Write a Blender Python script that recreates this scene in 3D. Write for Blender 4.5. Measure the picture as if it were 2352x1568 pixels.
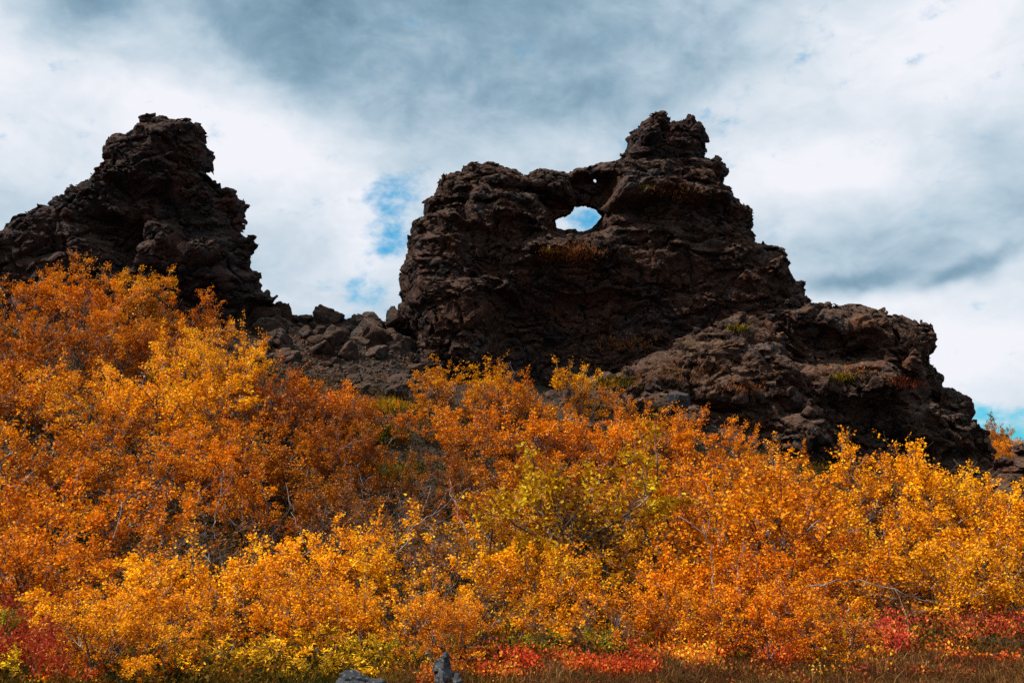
import bpy, math, random
import numpy as np
R = math.radians
sc = bpy.context.scene
for o in list(bpy.data.objects): bpy.data.objects.remove(o)
C = sc.collection

# ------------------------------------------------------------------ camera, sky, sun, exposure
CAMZ = 1.6
PITCH = math.atan(293/2285)
FV = 2285.0                                   # focal length in units of a 2352 px wide picture
cam = bpy.data.cameras.new("camera"); camo = bpy.data.objects.new("camera", cam); C.objects.link(camo)
camo.location = (0, 0, CAMZ); camo.rotation_euler = (math.pi/2+PITCH, 0, 0)
cam.lens = 36*FV/2352; cam.sensor_width = 36; cam.clip_end = 4000
sc.camera = camo
def ray(u, v):
    cx, cy = (u-1176)/FV, (784-v)/FV
    return np.array([cx, math.cos(PITCH)-math.sin(PITCH)*cy, math.sin(PITCH)+math.cos(PITCH)*cy])
def at(u, v, Y):
    d = ray(u, v); d = d*(Y/d[1]); return np.array([d[0], Y, d[2]+CAMZ])

SUN_EL, SUN_AZ = 50.0, -98.0                  # azimuth from +Y (view direction) towards +X, degrees; sun stands on the left
sd = np.array([math.sin(R(SUN_AZ))*math.cos(R(SUN_EL)), math.cos(R(SUN_AZ))*math.cos(R(SUN_EL)), math.sin(R(SUN_EL))])
sc.view_settings.view_transform = 'Standard'; sc.view_settings.look = 'None'
sc.view_settings.exposure = 0.2; sc.view_settings.gamma = 1
sl = bpy.data.lights.new("sun", 'SUN'); sl.energy = 5.0; sl.angle = R(0.6); sl.color = (1, 0.93, 0.84)
so = bpy.data.objects.new("sun", sl); C.objects.link(so)
from mathutils import Vector
so.rotation_euler = Vector(sd).to_track_quat('Z', 'Y').to_euler()
sc.cycles.use_denoising = False
sc.cycles.max_bounces = 6; sc.cycles.diffuse_bounces = 2; sc.cycles.glossy_bounces = 2
sc.cycles.transmission_bounces = 4; sc.cycles.transparent_max_bounces = 4

# ------------------------------------------------------------------ node helper
class NB:
    def __init__(s, tree): s.t = tree; s.n = tree.nodes; s.l = tree.links
    def new(s, typ, **kw):
        n = s.n.new(typ)
        for k, v in kw.items(): setattr(n, k, v)
        return n
    def put(s, sock, val):
        if isinstance(val, bpy.types.NodeSocket): s.l.new(val, sock)
        elif val is not None: sock.default_value = val
    def math(s, op, a, b=None, c=None, clamp=False):
        n = s.new('ShaderNodeMath', operation=op); n.use_clamp = clamp
        s.put(n.inputs[0], a)
        if b is not None: s.put(n.inputs[1], b)
        if c is not None: s.put(n.inputs[2], c)
        return n.outputs[0]
    def mix(s, f, a, b, mode='MIX'):
        n = s.new('ShaderNodeMix', data_type='RGBA', blend_type=mode)
        s.put(n.inputs[0], f)
        for i, v in ((6, a), (7, b)):
            if isinstance(v, tuple) and len(v) == 3: v = v+(1,)
            s.put(n.inputs[i], v)
        return n.outputs[2]
    def sstep(s, x, lo, hi, a=0.0, b=1.0):
        n = s.new('ShaderNodeMapRange', interpolation_type='SMOOTHSTEP')
        s.put(n.inputs[0], x); s.put(n.inputs[1], lo); s.put(n.inputs[2], hi); s.put(n.inputs[3], a); s.put(n.inputs[4], b)
        return n.outputs[0]
    def noise(s, vec, scale, detail=4, rough=0.55, dist=0.0, out=0):
        n = s.new('ShaderNodeTexNoise'); s.put(n.inputs['Vector'], vec)
        n.inputs['Scale'].default_value = scale; n.inputs['Detail'].default_value = detail
        n.inputs['Roughness'].default_value = rough; n.inputs['Distortion'].default_value = dist
        return n.outputs[out]
    def voro(s, vec, scale, feature='F1'):
        n = s.new('ShaderNodeTexVoronoi', feature=feature); s.put(n.inputs['Vector'], vec)
        n.inputs['Scale'].default_value = scale
        return n.outputs['Distance']
    def mapping(s, vec, scale=(1, 1, 1), rot=(0, 0, 0), loc=(0, 0, 0)):
        n = s.new('ShaderNodeMapping'); s.put(n.inputs[0], vec)
        n.inputs['Scale'].default_value = scale; n.inputs['Rotation'].default_value = rot; n.inputs['Location'].default_value = loc
        return n.outputs[0]
    def ramp(s, f, stops):
        n = s.new('ShaderNodeValToRGB'); s.put(n.inputs[0], f); e = n.color_ramp.elements
        while len(e) < len(stops): e.new(0.5)
        for el, (p, c) in zip(e, stops): el.position = p; el.color = tuple(c)+(1,)
        return n.outputs[0]

def azel(u, v):
    d = ray(u, v); d = d/np.linalg.norm(d); return math.atan2(d[0], d[1]), math.asin(d[2])

def make_world():
    w = bpy.data.worlds.new("World"); sc.world = w; w.use_nodes = True
    b = NB(w.node_tree); b.n.clear()
    out = b.new('ShaderNodeOutputWorld'); bg = b.new('ShaderNodeBackground')
    sky = b.new('ShaderNodeTexSky', sky_type='NISHITA'); sky.sun_disc = False
    sky.sun_elevation = R(SUN_EL); sky.sun_rotation = R(SUN_AZ); sky.air_density = 1.0; sky.dust_density = 0.3; sky.ozone_density = 2.5
    tc = b.new('ShaderNodeTexCoord'); g = tc.outputs['Generated']
    sep = b.new('ShaderNodeSeparateXYZ'); b.put(sep.inputs[0], g)
    X, Y, Z = sep.outputs
    az = b.math('ARCTAN2', X, Y); el = b.math('ARCSINE', Z)
    cmb = b.new('ShaderNodeCombineXYZ'); b.put(cmb.inputs[0], az); b.put(cmb.inputs[1], el); P0 = cmb.outputs[0]
    # wobble the sky coordinates so that no cloud has a geometric edge
    wn = b.noise(P0, 5.0, 4, 0.6, out=1)
    sub = b.new('ShaderNodeVectorMath', operation='SUBTRACT'); b.put(sub.inputs[0], wn); sub.inputs[1].default_value = (.5, .5, .5)
    scl = b.new('ShaderNodeVectorMath', operation='SCALE'); b.put(scl.inputs[0], sub.outputs[0]); scl.inputs['Scale'].default_value = 0.10
    add = b.new('ShaderNodeVectorMath', operation='ADD'); b.put(add.inputs[0], P0); b.put(add.inputs[1], scl.outputs[0]); PW = add.outputs[0]
    def gauss(u, v, ru, rv, rot=0, vec=None):     # centre and radii in picture units, turned into sky angles
        a0, e0 = azel(u, v)
        m = b.new('ShaderNodeMapping', vector_type='TEXTURE'); b.put(m.inputs[0], PW if vec is None else vec)
        m.inputs['Location'].default_value = (a0, e0, 0); m.inputs['Rotation'].default_value = (0, 0, R(rot))
        m.inputs['Scale'].default_value = (ru/FV, rv/FV, 1)
        ln = b.new('ShaderNodeVectorMath', operation='DOT_PRODUCT'); b.put(ln.inputs[0], m.outputs[0]); b.put(ln.inputs[1], m.outputs[0])
        return b.math('EXPONENT', b.math('MULTIPLY', ln.outputs['Value'], -1.0))
    def total(lst, start):
        acc = start
        for amp, args in lst: acc = b.math('MULTIPLY_ADD', gauss(*args), amp, acc)
        return acc
    # brightness of the cloud sheet: wide noise + banks
    streak = b.mapping(P0, (1, 1.9, 1), (0, 0, R(-28)))
    n1 = b.noise(streak, 4.5, 5, 0.55, 0.3)
    n2 = b.noise(b.mapping(P0, (1, 1.6, 1), (0, 0, R(12)), (3, 1, 0)), 13, 5, 0.6, 0.4)
    base = b.math('ADD', b.math('MULTIPLY', n1, 0.74), b.math('MULTIPLY', n2, 0.58))
    base = b.math('ADD', base, b.math('MULTIPLY', b.noise(b.mapping(P0, (1, 1.5, 1), (0, 0, R(25)), (5, 3, 0)), 34, 5, 0.6, 0.6), 0.14))
    base = b.math('ADD', base, -0.10)
    C1 = total(CLOUDS, base)
    c = b.math('DIVIDE', C1, 1.10, clamp=True)
    col = b.ramp(c, [(0.06, (0.12, 0.21, 0.29)), (0.28, (0.23, 0.35, 0.45)), (0.48, (0.41, 0.52, 0.61)), (0.70, (0.59, 0.66, 0.73)), (0.98, (0.78, 0.79, 0.84))])
    # clear patches show the sky itself
    n3 = b.noise(b.mapping(P0, (1, 1.5, 1), (0, 0, R(-25)), (7, 2, 0)), 24, 5, 0.62, 0.0)
    hole = total(HOLES, b.math('MULTIPLY', b.math('SUBTRACT', n3, 0.52), 2.6))
    hm = b.sstep(hole, 0.15, 1.15)
    # colours above are written for a background strength of 1; the sky texture runs at 0.1
    cl10 = b.mix(1.0, col, (10, 10, 10), 'MULTIPLY')
    sk = b.mix(0.55, b.mix(1.0, sky.outputs[0], SKYT, 'MULTIPLY'), (0.9, 3.7, 6.0))
    fin = b.mix(hm, cl10, sk)
    b.put(bg.inputs[0], fin); bg.inputs[1].default_value = 0.1
    b.l.new(bg.outputs[0], out.inputs[0])
SKYT = (0.18, 1.08, 1.32)
CLOUDS = [  # amplitude, (u, v, radius_u, radius_v, turn)
    (0.42, (330, 290, 330, 130, -28)), (0.34, (10, 230, 110, 200, 20)), (0.34, (720, 390, 330, 100, -22)), (0.16, (520, 330, 160, 70, -30)),
    (-0.10, (60, 520, 130, 160, 0)), (0.12, (260, 520, 200, 60, 0)),
    (-0.36, (930, 20, 600, 170, -10)), (-0.16, (1150, 200, 420, 120, -12)), (-0.34, (190, 40, 130, 130, -40)),
    (-0.16, (640, 130, 220, 110, -30)), (-0.06, (600, 640, 160, 150, 0)), (-0.10, (1450, 60, 300, 120, 0)),
    (0.38, (2180, 60, 330, 120, 12)), (0.38, (1880, 370, 330, 120, 12)), (0.22, (2290, 200, 180, 120, 0)), (0.12, (1600, 250, 300, 60, 8)),
    (-0.20, (2010, 560, 330, 50, 6)), (-0.14, (2345, 380, 60, 150, 0)), (0.55, (2120, 800, 420, 130, 0)),
    (-0.36, (1990, 640, 90, 26, 12)), (-0.28, (1870, 660, 60, 20, 10)), (-0.34, (2270, 600, 90, 22, 16)), (-0.28, (2160, 635, 60, 20, 10)), (0.12, (1900, 710, 500, 25, 5)),
    (0.30, (830, 580, 110, 100, -40)), (0.22, (1340, 500, 90, 60, 0)),
]
HOLES = [
    (0.85, (905, 475, 75, 62, -40)), (0.45, (930, 520, 60, 60, -30)), (0.66, (880, 595, 70, 34, 0)), (0.62, (850, 690, 70, 40, -30)), (0.68, (805, 745, 80, 30, 0)),
    (1.0, (1345, 505, 60, 36, 0)), (0.70, (2330, 935, 200, 26, -4)), (0.95, (2290, 985, 220, 34, 0)), (0.6, (2350, 1020, 80, 30, 0)),
    (0.30, (2160, 80, 70, 44, 0)), (0.42, (1850, 115, 110, 48, 10)), (0.20, (930, 420, 140, 24, 0)), (0.30, (1640, 250, 70, 40, 0)),
]
make_world()

# ------------------------------------------------------------------ helpers for objects
def tag(o, label=None, cat=None, group=None, kind=None):
    if label: o['label'] = label
    if cat: o['category'] = cat
    if group: o['group'] = group
    if kind: o['kind'] = kind
    return o
def mesh_np(name, verts, faces, mat=None, parent=None, smooth=True, loc=None):
    """faces: (n,3) or (n,4) int array"""
    me = bpy.data.meshes.new(name)
    verts = np.ascontiguousarray(verts, dtype=np.float32); faces = np.ascontiguousarray(faces, dtype=np.int32)
    k = faces.shape[1]
    me.vertices.add(len(verts)); me.vertices.foreach_set('co', verts.ravel())
    me.loops.add(faces.size); me.loops.foreach_set('vertex_index', faces.ravel())
    me.polygons.add(len(faces)); me.polygons.foreach_set('loop_start', np.arange(0, faces.size, k, dtype=np.int32))
    me.polygons.foreach_set('loop_total', np.full(len(faces), k, dtype=np.int32))
    me.polygons.foreach_set('use_smooth', np.full(len(faces), smooth, dtype=bool))
    me.update(calc_edges=True); me.validate()
    if mat: me.materials.append(mat)
    o = bpy.data.objects.new(name, me); C.objects.link(o)
    if parent: o.parent = parent
    if loc is not None: o.location = loc
    return o
def empty(name, loc):
    o = bpy.data.objects.new(name, None); C.objects.link(o); o.location = loc; o.empty_display_size = 0.2; return o

# ------------------------------------------------------------------ numpy noise
_r = np.random.RandomState(7)
PERM = np.concatenate([_r.permutation(256)]*3).astype(np.int32)
GR = _r.normal(size=(256, 3)); GR /= np.linalg.norm(GR, axis=1)[:, None]; GR = GR.astype(np.float32)*1.4
JT = _r.rand(256, 3).astype(np.float32)
def _h(i, j, k): return PERM[(PERM[(PERM[i & 255]+j) & 255]+k) & 255]
def pn(p):
    i = np.floor(p).astype(np.int32); f = (p-i).astype(np.float32); w = f*f*f*(f*(f*6-15)+10)
    out = 0
    for dx in (0, 1):
        wx = w[:, 0] if dx else 1-w[:, 0]
        for dy in (0, 1):
            wy = w[:, 1] if dy else 1-w[:, 1]
            for dz in (0, 1):
                wz = w[:, 2] if dz else 1-w[:, 2]
                g = GR[_h(i[:, 0]+dx, i[:, 1]+dy, i[:, 2]+dz)]
                d = g[:, 0]*(f[:, 0]-dx)+g[:, 1]*(f[:, 1]-dy)+g[:, 2]*(f[:, 2]-dz)
                out = out+d*wx*wy*wz
    return out
def fbm(p, octaves=4, gain=0.5, ridged=False):
    a, s, out = 1.0, 0.0, 0
    for o in range(octaves):
        n = pn(p*(2.03**o)+o*17.3)
        if ridged: n = 0.5-np.abs(n)*1.3
        out = out+a*n; s += a; a *= gain
    return out/s
def worley(p):
    i = np.floor(p).astype(np.int32); f = (p-i).astype(np.float32)
    f1 = np.full(len(p), 9.0, np.float32); f2 = f1.copy(); idc = np.zeros(len(p), np.int32); off = np.zeros((len(p), 3), np.float32)
    for dx in (-1, 0, 1):
        for dy in (-1, 0, 1):
            for dz in (-1, 0, 1):
                h = _h(i[:, 0]+dx, i[:, 1]+dy, i[:, 2]+dz); j = JT[h]
                q = f-j-np.array([dx, dy, dz], np.float32); d = (q*q).sum(1)
                near = d < f1
                f2 = np.where(near, f1, np.minimum(f2, d)); f1 = np.where(near, d, f1); idc = np.where(near, h, idc); off[near] = q[near]
    return np.sqrt(f1), np.sqrt(f2), idc, ((JT[(idc*7+3) & 255]-0.5)*off).sum(1)
def sstep(x, a, b):
    t = np.clip((x-a)/(b-a), 0, 1); return t*t*(3-2*t)

# ------------------------------------------------------------------ terrain heights
XS = np.array([-60, -25, -14, -9, -5, 0, 5, 10, 14, 25, 60.])
YS = np.array([-40, 7, 9, 12, 14, 16, 18, 20, 22, 25, 28, 31, 34, 38, 45, 60, 120.])
ZT = np.array([
 [0]*11, [0]*11,
 [.1, .1, .1, .08, .05, .0, 0, 0, 0, 0, 0],
 [.4, .4, .3, .25, .2, .05, .05, .05, .05, .1, .1],
 [.8, .8, .7, .6, .4, .15, .15, .1, .1, .2, .2],
 [1.5, 1.5, 1.3, 1.2, .8, .45, .35, .2, .2, .3, .3],
 [2.2, 2.2, 1.9, 1.8, 1.25, .8, .65, .35, .3, .4, .4],
 [3.0, 3.0, 2.6, 2.5, 1.9, 1.3, 1.0, .55, .45, .5, .5],
 [3.8, 3.8, 3.4, 3.2, 2.5, 1.9, 1.5, .8, .6, .6, .6],
 [5.0, 5.2, 4.8, 4.3, 3.3, 2.7, 1.9, 0.9, .8, .7, .6],
 [5.6, 6.2, 5.7, 5.1, 4.2, 3.4, 2.7, 1.2, 1.0, .8, .7],
 [6.0, 7.0, 6.5, 5.9, 5.8, 4.3, 3.8, 2.0, 1.2, 1.0, .8],
 [6.0, 7.3, 7.0, 6.8, 7.1, 5.5, 4.3, 2.2, 1.4, 1.2, .8],
 [5.0, 6.5, 6.2, 6.0, 5.7, 4.5, 4.0, 2.2, 1.5, 1.2, .8],
 [3.0, 4.0, 4.0, 4.0, 3.8, 3.2, 3.0, 1.8, 1.4, 1.0, .5],
 [0]*11, [0]*11], dtype=float)
gx = np.arange(-60, 60.01, 0.5); gy = np.arange(-40, 120.01, 0.5)
tmp = np.array([np.interp(gx, XS, r) for r in ZT]); GZ = np.array([np.interp(gy, YS, tmp[:, i]) for i in range(len(gx))])  # [x,y]
for _ in range(6):
    GZ[1:-1] = (GZ[:-2]+2*GZ[1:-1]+GZ[2:])/4; GZ[:, 1:-1] = (GZ[:, :-2]+2*GZ[:, 1:-1]+GZ[:, 2:])/4
def gh(x, y, rough=True):
    x = np.atleast_1d(np.asarray(x, float)); y = np.atleast_1d(np.asarray(y, float))
    fx = np.clip((x+60)/0.5, 0, len(gx)-1.001); fy = np.clip((y+40)/0.5, 0, len(gy)-1.001)
    i = fx.astype(int); j = fy.astype(int); a = fx-i; b = fy-j
    z = GZ[i, j]*(1-a)*(1-b)+GZ[i+1, j]*a*(1-b)+GZ[i, j+1]*(1-a)*b+GZ[i+1, j+1]*a*b
    p = np.stack([x, y, 0*x], 1)
    amp = sstep(y, 8, 20)
    z = z+fbm(p*0.35, 3)*(0.06+0.35*amp)
    if rough: z = z+fbm(p*1.5+9, 3)*(0.035+0.12*amp)
    return z
def g1(x, y): return float(gh(x, y)[0])

# ------------------------------------------------------------------ materials
def mat_new(name):
    m = bpy.data.materials.new(name); m.use_nodes = True; b = NB(m.node_tree)
    return m, b, b.n['Principled BSDF']
def rock_material(name, dark=(0.012, 0.011, 0.012), mid=(0.040, 0.029, 0.024), warm=(0.085, 0.045, 0.028), lichen=0.5, warmth=0.5, moss=0.0, zones=1.0):
    m, b, p = mat_new(name)
    tc = b.new('ShaderNodeTexCoord'); P = tc.outputs['Object']
    n1 = b.noise(P, 0.55, 6, 0.65, 0.6); n2 = b.noise(P, 2.6, 7, 0.68, 0.3); n3 = b.noise(b.mapping(P, (1, 1, 2.4)), 9, 6, 0.7)
    n4 = b.noise(P, 34, 4, 0.7)
    col = b.mix(b.sstep(n2, 0.36, 0.66), dark, mid)
    wv = b.new('ShaderNodeVectorMath', operation='ADD'); b.put(wv.inputs[0], P); b.put(wv.inputs[1], b.noise(P, 1.5, 3, out=1))
    for sc_, am_ in ((1.9, 0.45), (5.5, 0.40)):
        vn = b.new('ShaderNodeTexVoronoi'); b.put(vn.inputs['Vector'], b.mapping(wv.outputs[0], (1, 1, 1.5))); vn.inputs['Scale'].default_value = sc_
        vs = b.new('ShaderNodeSeparateColor'); b.put(vs.inputs[0], vn.outputs['Color'])
        col = b.mix(b.math('MULTIPLY', b.sstep(vs.outputs[0], 0.45, 1.0), am_), col, warm)
        col = b.mix(b.math('MULTIPLY', b.sstep(vs.outputs[1], 0.5, 0.95), am_), col, dark)
    col = b.mix(b.math('MULTIPLY', b.sstep(n1, 0.40, 0.66), b.sstep(n3, 0.3, 0.7)), col, warm)
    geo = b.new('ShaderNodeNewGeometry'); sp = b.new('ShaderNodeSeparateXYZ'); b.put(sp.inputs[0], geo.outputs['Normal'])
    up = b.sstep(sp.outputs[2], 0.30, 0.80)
    dust_highlight = b.math('MULTIPLY', up, b.sstep(n3, 0.35, 0.65))                       # sunlit ledge tops painted into the colour, along with grit and weathering
    col = b.mix(b.math('MULTIPLY', dust_highlight, 0.6*warmth+0.30), col, (0.22, 0.130, 0.085))
    z1 = b.noise(P, 0.9, 5, 0.6, 0.8); z2 = b.noise(b.mapping(P, (1, 1, 1), (0, 0, 0), (9, 4, 2)), 0.75, 5, 0.6, 0.8)
    grain = b.sstep(b.noise(P, 12, 5, 0.7), 0.30, 0.66)
    col = b.mix(b.math('MULTIPLY', b.math('MULTIPLY', b.sstep(z1, 0.54, 0.66), grain), 0.75*zones), col, (warm[0]*1.35, warm[1]*1.05, warm[2]*0.9))
    col = b.mix(b.math('MULTIPLY', b.math('MULTIPLY', b.sstep(z2, 0.56, 0.66), grain), 0.70*zones), col, (0.052, 0.056, 0.062))
    v1 = b.voro(P, 7.0); spots = b.math('MULTIPLY', b.sstep(v1, 0.28, 0.12), b.sstep(b.noise(P, 1.3, 3), 0.50, 0.62))
    pl = b.math('MULTIPLY', b.sstep(n4, 0.54, 0.66), b.sstep(b.noise(P, 1.9, 4), 0.44, 0.62))
    col = b.mix(b.math('MULTIPLY', spots, 0.55*lichen), col, (0.19, 0.19, 0.175))
    col = b.mix(b.math('MULTIPLY', pl, 0.75*lichen), col, (0.17, 0.15, 0.13))
    col = b.mix(b.math('MULTIPLY', b.sstep(n4, 0.5, 0.3), 0.55), col, dark)
    if moss:
        mm = b.math('MULTIPLY', b.sstep(sp.outputs[2], 0.35, 0.8), b.sstep(b.noise(P, 1.1, 5, 0.6), 0.56, 0.62))
        col = b.mix(b.math('MULTIPLY', mm, moss), col, (0.14, 0.115, 0.02))
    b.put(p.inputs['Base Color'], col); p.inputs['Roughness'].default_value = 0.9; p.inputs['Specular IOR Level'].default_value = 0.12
    h = b.math('ADD', b.math('MULTIPLY', b.noise(P, 6, 7, 0.72), 0.6), b.math('MULTIPLY', b.noise(P, 26, 3, 0.6), 0.10))
    h = b.math('SUBTRACT', h, b.math('MULTIPLY', b.sstep(b.voro(b.mapping(P, (1, 1, 1.8)), 11, 'SMOOTH_F1'), 0.5, 0.1), 0.12))
    bp = b.new('ShaderNodeBump'); bp.inputs['Strength'].default_value = 0.9; bp.inputs['Distance'].default_value = 0.16
    b.put(bp.inputs['Height'], h); b.put(p.inputs['Normal'], bp.outputs[0])
    return m
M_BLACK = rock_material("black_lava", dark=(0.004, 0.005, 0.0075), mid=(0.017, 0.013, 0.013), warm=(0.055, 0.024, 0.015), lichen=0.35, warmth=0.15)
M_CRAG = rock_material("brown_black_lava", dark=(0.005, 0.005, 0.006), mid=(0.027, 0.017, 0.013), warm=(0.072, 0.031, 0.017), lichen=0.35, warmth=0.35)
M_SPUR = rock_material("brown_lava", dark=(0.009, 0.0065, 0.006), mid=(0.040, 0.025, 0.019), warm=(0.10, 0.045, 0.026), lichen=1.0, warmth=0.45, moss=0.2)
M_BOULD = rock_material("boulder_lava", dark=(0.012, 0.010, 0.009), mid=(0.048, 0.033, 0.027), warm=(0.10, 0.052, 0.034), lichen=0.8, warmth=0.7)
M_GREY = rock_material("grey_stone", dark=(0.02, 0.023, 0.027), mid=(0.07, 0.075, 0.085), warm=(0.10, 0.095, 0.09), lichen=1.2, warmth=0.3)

def leaf_material(name, stops, rough=0.42, trans=0.22):
    m, b, p = mat_new(name)
    geo = b.new('ShaderNodeNewGeometry'); oi = b.new('ShaderNodeObjectInfo')
    tc = b.new('ShaderNodeTexCoord')
    nz = b.noise(tc.outputs['Object'], 1.7, 2)                                   # whole boughs turn earlier than others
    f = b.math('ADD', b.math('MULTIPLY', geo.outputs['Random Per Island'], 0.62), b.math('MULTIPLY', b.sstep(nz, 0.3, 0.7), 0.38))
    col = b.ramp(f, stops)
    col = b.mix(1.0, col, oi.outputs['Color'], 'MULTIPLY')
    b.put(p.inputs['Base Color'], col); p.inputs['Roughness'].default_value = rough; p.inputs['Specular IOR Level'].default_value = 0.07
    tr = b.new('ShaderNodeBsdfTranslucent'); b.put(tr.inputs[0], col)
    mx = b.new('ShaderNodeMixShader'); mx.inputs[0].default_value = trans
    b.l.new(p.outputs[0], mx.inputs[1]); b.l.new(tr.outputs[0], mx.inputs[2])
    b.l.new(mx.outputs[0], b.n['Material Output'].inputs[0])
    return m
M_LEAF = leaf_material("birch_leaf", [(0.0, (0.07, 0.018, 0.003)), (0.2, (0.34, 0.08, 0.002)), (0.46, (0.76, 0.24, 0.003)), (0.78, (0.98, 0.43, 0.005)), (0.95, (1.0, 0.58, 0.03)), (1.0, (1.0, 0.74, 0.22))])  # leaf variation; darkest and palest stops also paint in gap shade and highlights
M_WILLOW = leaf_material("willow_leaf", [(0.0, (0.07, 0.055, 0.010)), (0.35, (0.34, 0.22, 0.008)), (0.7, (0.85, 0.42, 0.008)), (1.0, (1.0, 0.60, 0.04))])
M_RED = leaf_material("red_leaf", [(0.0, (0.22, 0.01, 0.012)), (0.4, (0.60, 0.03, 0.02)), (0.75, (0.80, 0.10, 0.02)), (1.0, (0.85, 0.26, 0.05))])
M_HEATH = leaf_material("heath_leaf", [(0.0, (0.014, 0.014, 0.004)), (0.4, (0.045, 0.038, 0.005)), (0.7, (0.15, 0.075, 0.010)), (1.0, (0.34, 0.10, 0.015))], rough=0.9, trans=0.2)
M_GRASS = leaf_material("dry_grass", [(0.0, (0.03, 0.010, 0.005)), (0.35, (0.12, 0.034, 0.012)), (0.6, (0.085, 0.055, 0.008)), (0.85, (0.20, 0.075, 0.022)), (1.0, (0.50, 0.26, 0.12))], trans=0.25)
M_TUFT = leaf_material("ochre_grass", [(0.0, (0.18, 0.07, 0.02)), (0.5, (0.36, 0.15, 0.035)), (1.0, (0.55, 0.32, 0.10))], trans=0.25)
def bark_material():
    m, b, p = mat_new("birch_bark")
    tc = b.new('ShaderNodeTexCoord'); P = tc.outputs['Object']
    n = b.noise(b.mapping(P, (1, 1, 1)), 7, 4, 0.6)
    col = b.ramp(n, [(0.38, (0.035, 0.020, 0.014)), (0.54, (0.10, 0.065, 0.05)), (0.68, (0.46, 0.38, 0.34))])
    b.put(p.inputs['Base Color'], col); p.inputs['Roughness'].default_value = 0.7
    return m
M_BARK = bark_material()
def ground_material():
    m, b, p = mat_new("heath_ground")
    tc = b.new('ShaderNodeTexCoord'); P = tc.outputs['Object']
    n = b.noise(P, 1.2, 6, 0.65); n2 = b.noise(P, 14, 5, 0.7); n3 = b.noise(P, 0.5, 4)
    col = b.mix(b.sstep(n, 0.4, 0.62), (0.014, 0.010, 0.006), (0.050, 0.025, 0.012))
    col = b.mix(b.math('MULTIPLY', b.sstep(n2, 0.5, 0.68), 0.5), col, (0.085, 0.042, 0.02))
    col = b.mix(b.math('MULTIPLY', b.sstep(n3, 0.52, 0.6), 0.4), col, (0.035, 0.04, 0.010))
    b.put(p.inputs['Base Color'], col); p.inputs['Roughness'].default_value = 0.9
    bp = b.new('ShaderNodeBump'); bp.inputs['Strength'].default_value = 0.8; bp.inputs['Distance'].default_value = 0.12
    b.put(bp.inputs['Height'], b.math('ADD', n2, b.math('MULTIPLY', b.noise(P, 50, 4), 0.3))); b.put(p.inputs['Normal'], bp.outputs[0])
    return m
M_GROUND = ground_material()

# ------------------------------------------------------------------ the ground, one sheet to the horizon
def axis(dense0, dense1, step, far):
    a = list(np.arange(dense0, dense1, step)); s = step; x = dense1
    while x < far: a.append(x); s *= 1.25; x += s
    a.append(far); s = step; x = dense0-step; lo = []
    while x > -far: lo.append(x); s *= 1.25; x -= s
    lo.append(-far); return np.array(lo[::-1]+a)
ax = axis(-24, 24, 0.16, 1500); ay = axis(5, 42, 0.16, 1500)
GXm, GYm = np.meshgrid(ax, ay, indexing='ij')
gz = gh(GXm.ravel(), GYm.ravel())
nx_, ny_ = GXm.shape; idx = np.arange(nx_*ny_).reshape(nx_, ny_)
fq = np.stack([idx[:-1, :-1], idx[1:, :-1], idx[1:, 1:], idx[:-1, 1:]], -1).reshape(-1, 4)
tag(mesh_np("ground", np.stack([GXm.ravel(), GYm.ravel(), gz], 1), fq, M_GROUND), kind='structure')

# ------------------------------------------------------------------ crags: signed distance volumes turned into meshes
def surface_nets(f, org, h):
    nx, ny, nz = f.shape; ins = f > 0
    def sh(a, c): return a[c[0]:c[0]+nx-1, c[1]:c[1]+ny-1, c[2]:c[2]+nz-1]
    cs = [(i, j, k) for i in (0, 1) for j in (0, 1) for k in (0, 1)]
    cnt = sum(sh(ins, c).astype(np.int8) for c in cs); act = (cnt > 0) & (cnt < 8)
    ci = np.argwhere(act); n = len(ci); vid = np.full(act.shape, -1, np.int32); vid[act] = np.arange(n)
    vals = {c: f[ci[:, 0]+c[0], ci[:, 1]+c[1], ci[:, 2]+c[2]] for c in cs}
    acc = np.zeros((n, 3)); num = np.zeros(n)
    for a in cs:
        for d in range(3):
            if a[d]: continue
            bb = list(a); bb[d] = 1; bb = tuple(bb); fa, fb = vals[a], vals[bb]; cr = (fa > 0) != (fb > 0)
            t = np.where(cr, fa/np.where(cr, fa-fb, 1), 0)
            pos = np.tile(np.array(a, float), (n, 1)); pos[:, d] = t
            acc += pos*cr[:, None]; num += cr
    V = (ci+acc/num[:, None])*h+org
    F = []
    for d in range(3):
        o1, o2 = [(1, 2), (2, 0), (0, 1)][d]
        sl0 = [slice(1, -1)]*3; sl0[d] = slice(0, -1); sl1 = list(sl0); sl1[d] = slice(1, None)
        A, B = ins[tuple(sl0)], ins[tuple(sl1)]; e = np.argwhere(A != B)
        off = np.array([1, 1, 1]); off[d] = 0; e = e+off; s = ins[e[:, 0], e[:, 1], e[:, 2]]
        def cell(p, q):
            c = e.copy(); c[:, o1] -= p; c[:, o2] -= q; return vid[c[:, 0], c[:, 1], c[:, 2]]
        q = np.stack([cell(1, 1), cell(0, 1), cell(0, 0), cell(1, 0)], 1)
        q[~s] = q[~s][:, ::-1]; F.append(q)
    F = np.concatenate(F); F = F[(F >= 0).all(1)]
    return V, F
SMOOTHROCK = False
def biggest(V, F):                               # drop crumbs that float free of the rock
    lab = np.arange(len(V))
    while True:
        m = lab[F].min(1); new = lab.copy()
        for c in range(F.shape[1]): np.minimum.at(new, F[:, c], m)
        new = new[new]; new = new[new]
        if (new == lab).all(): break
        lab = new
    r, cnt = np.unique(lab, return_counts=True); keep = lab == r[cnt.argmax()]
    F = F[keep[F[:, 0]]]; idx = np.cumsum(keep)-1; return V[keep], idx[F]
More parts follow.
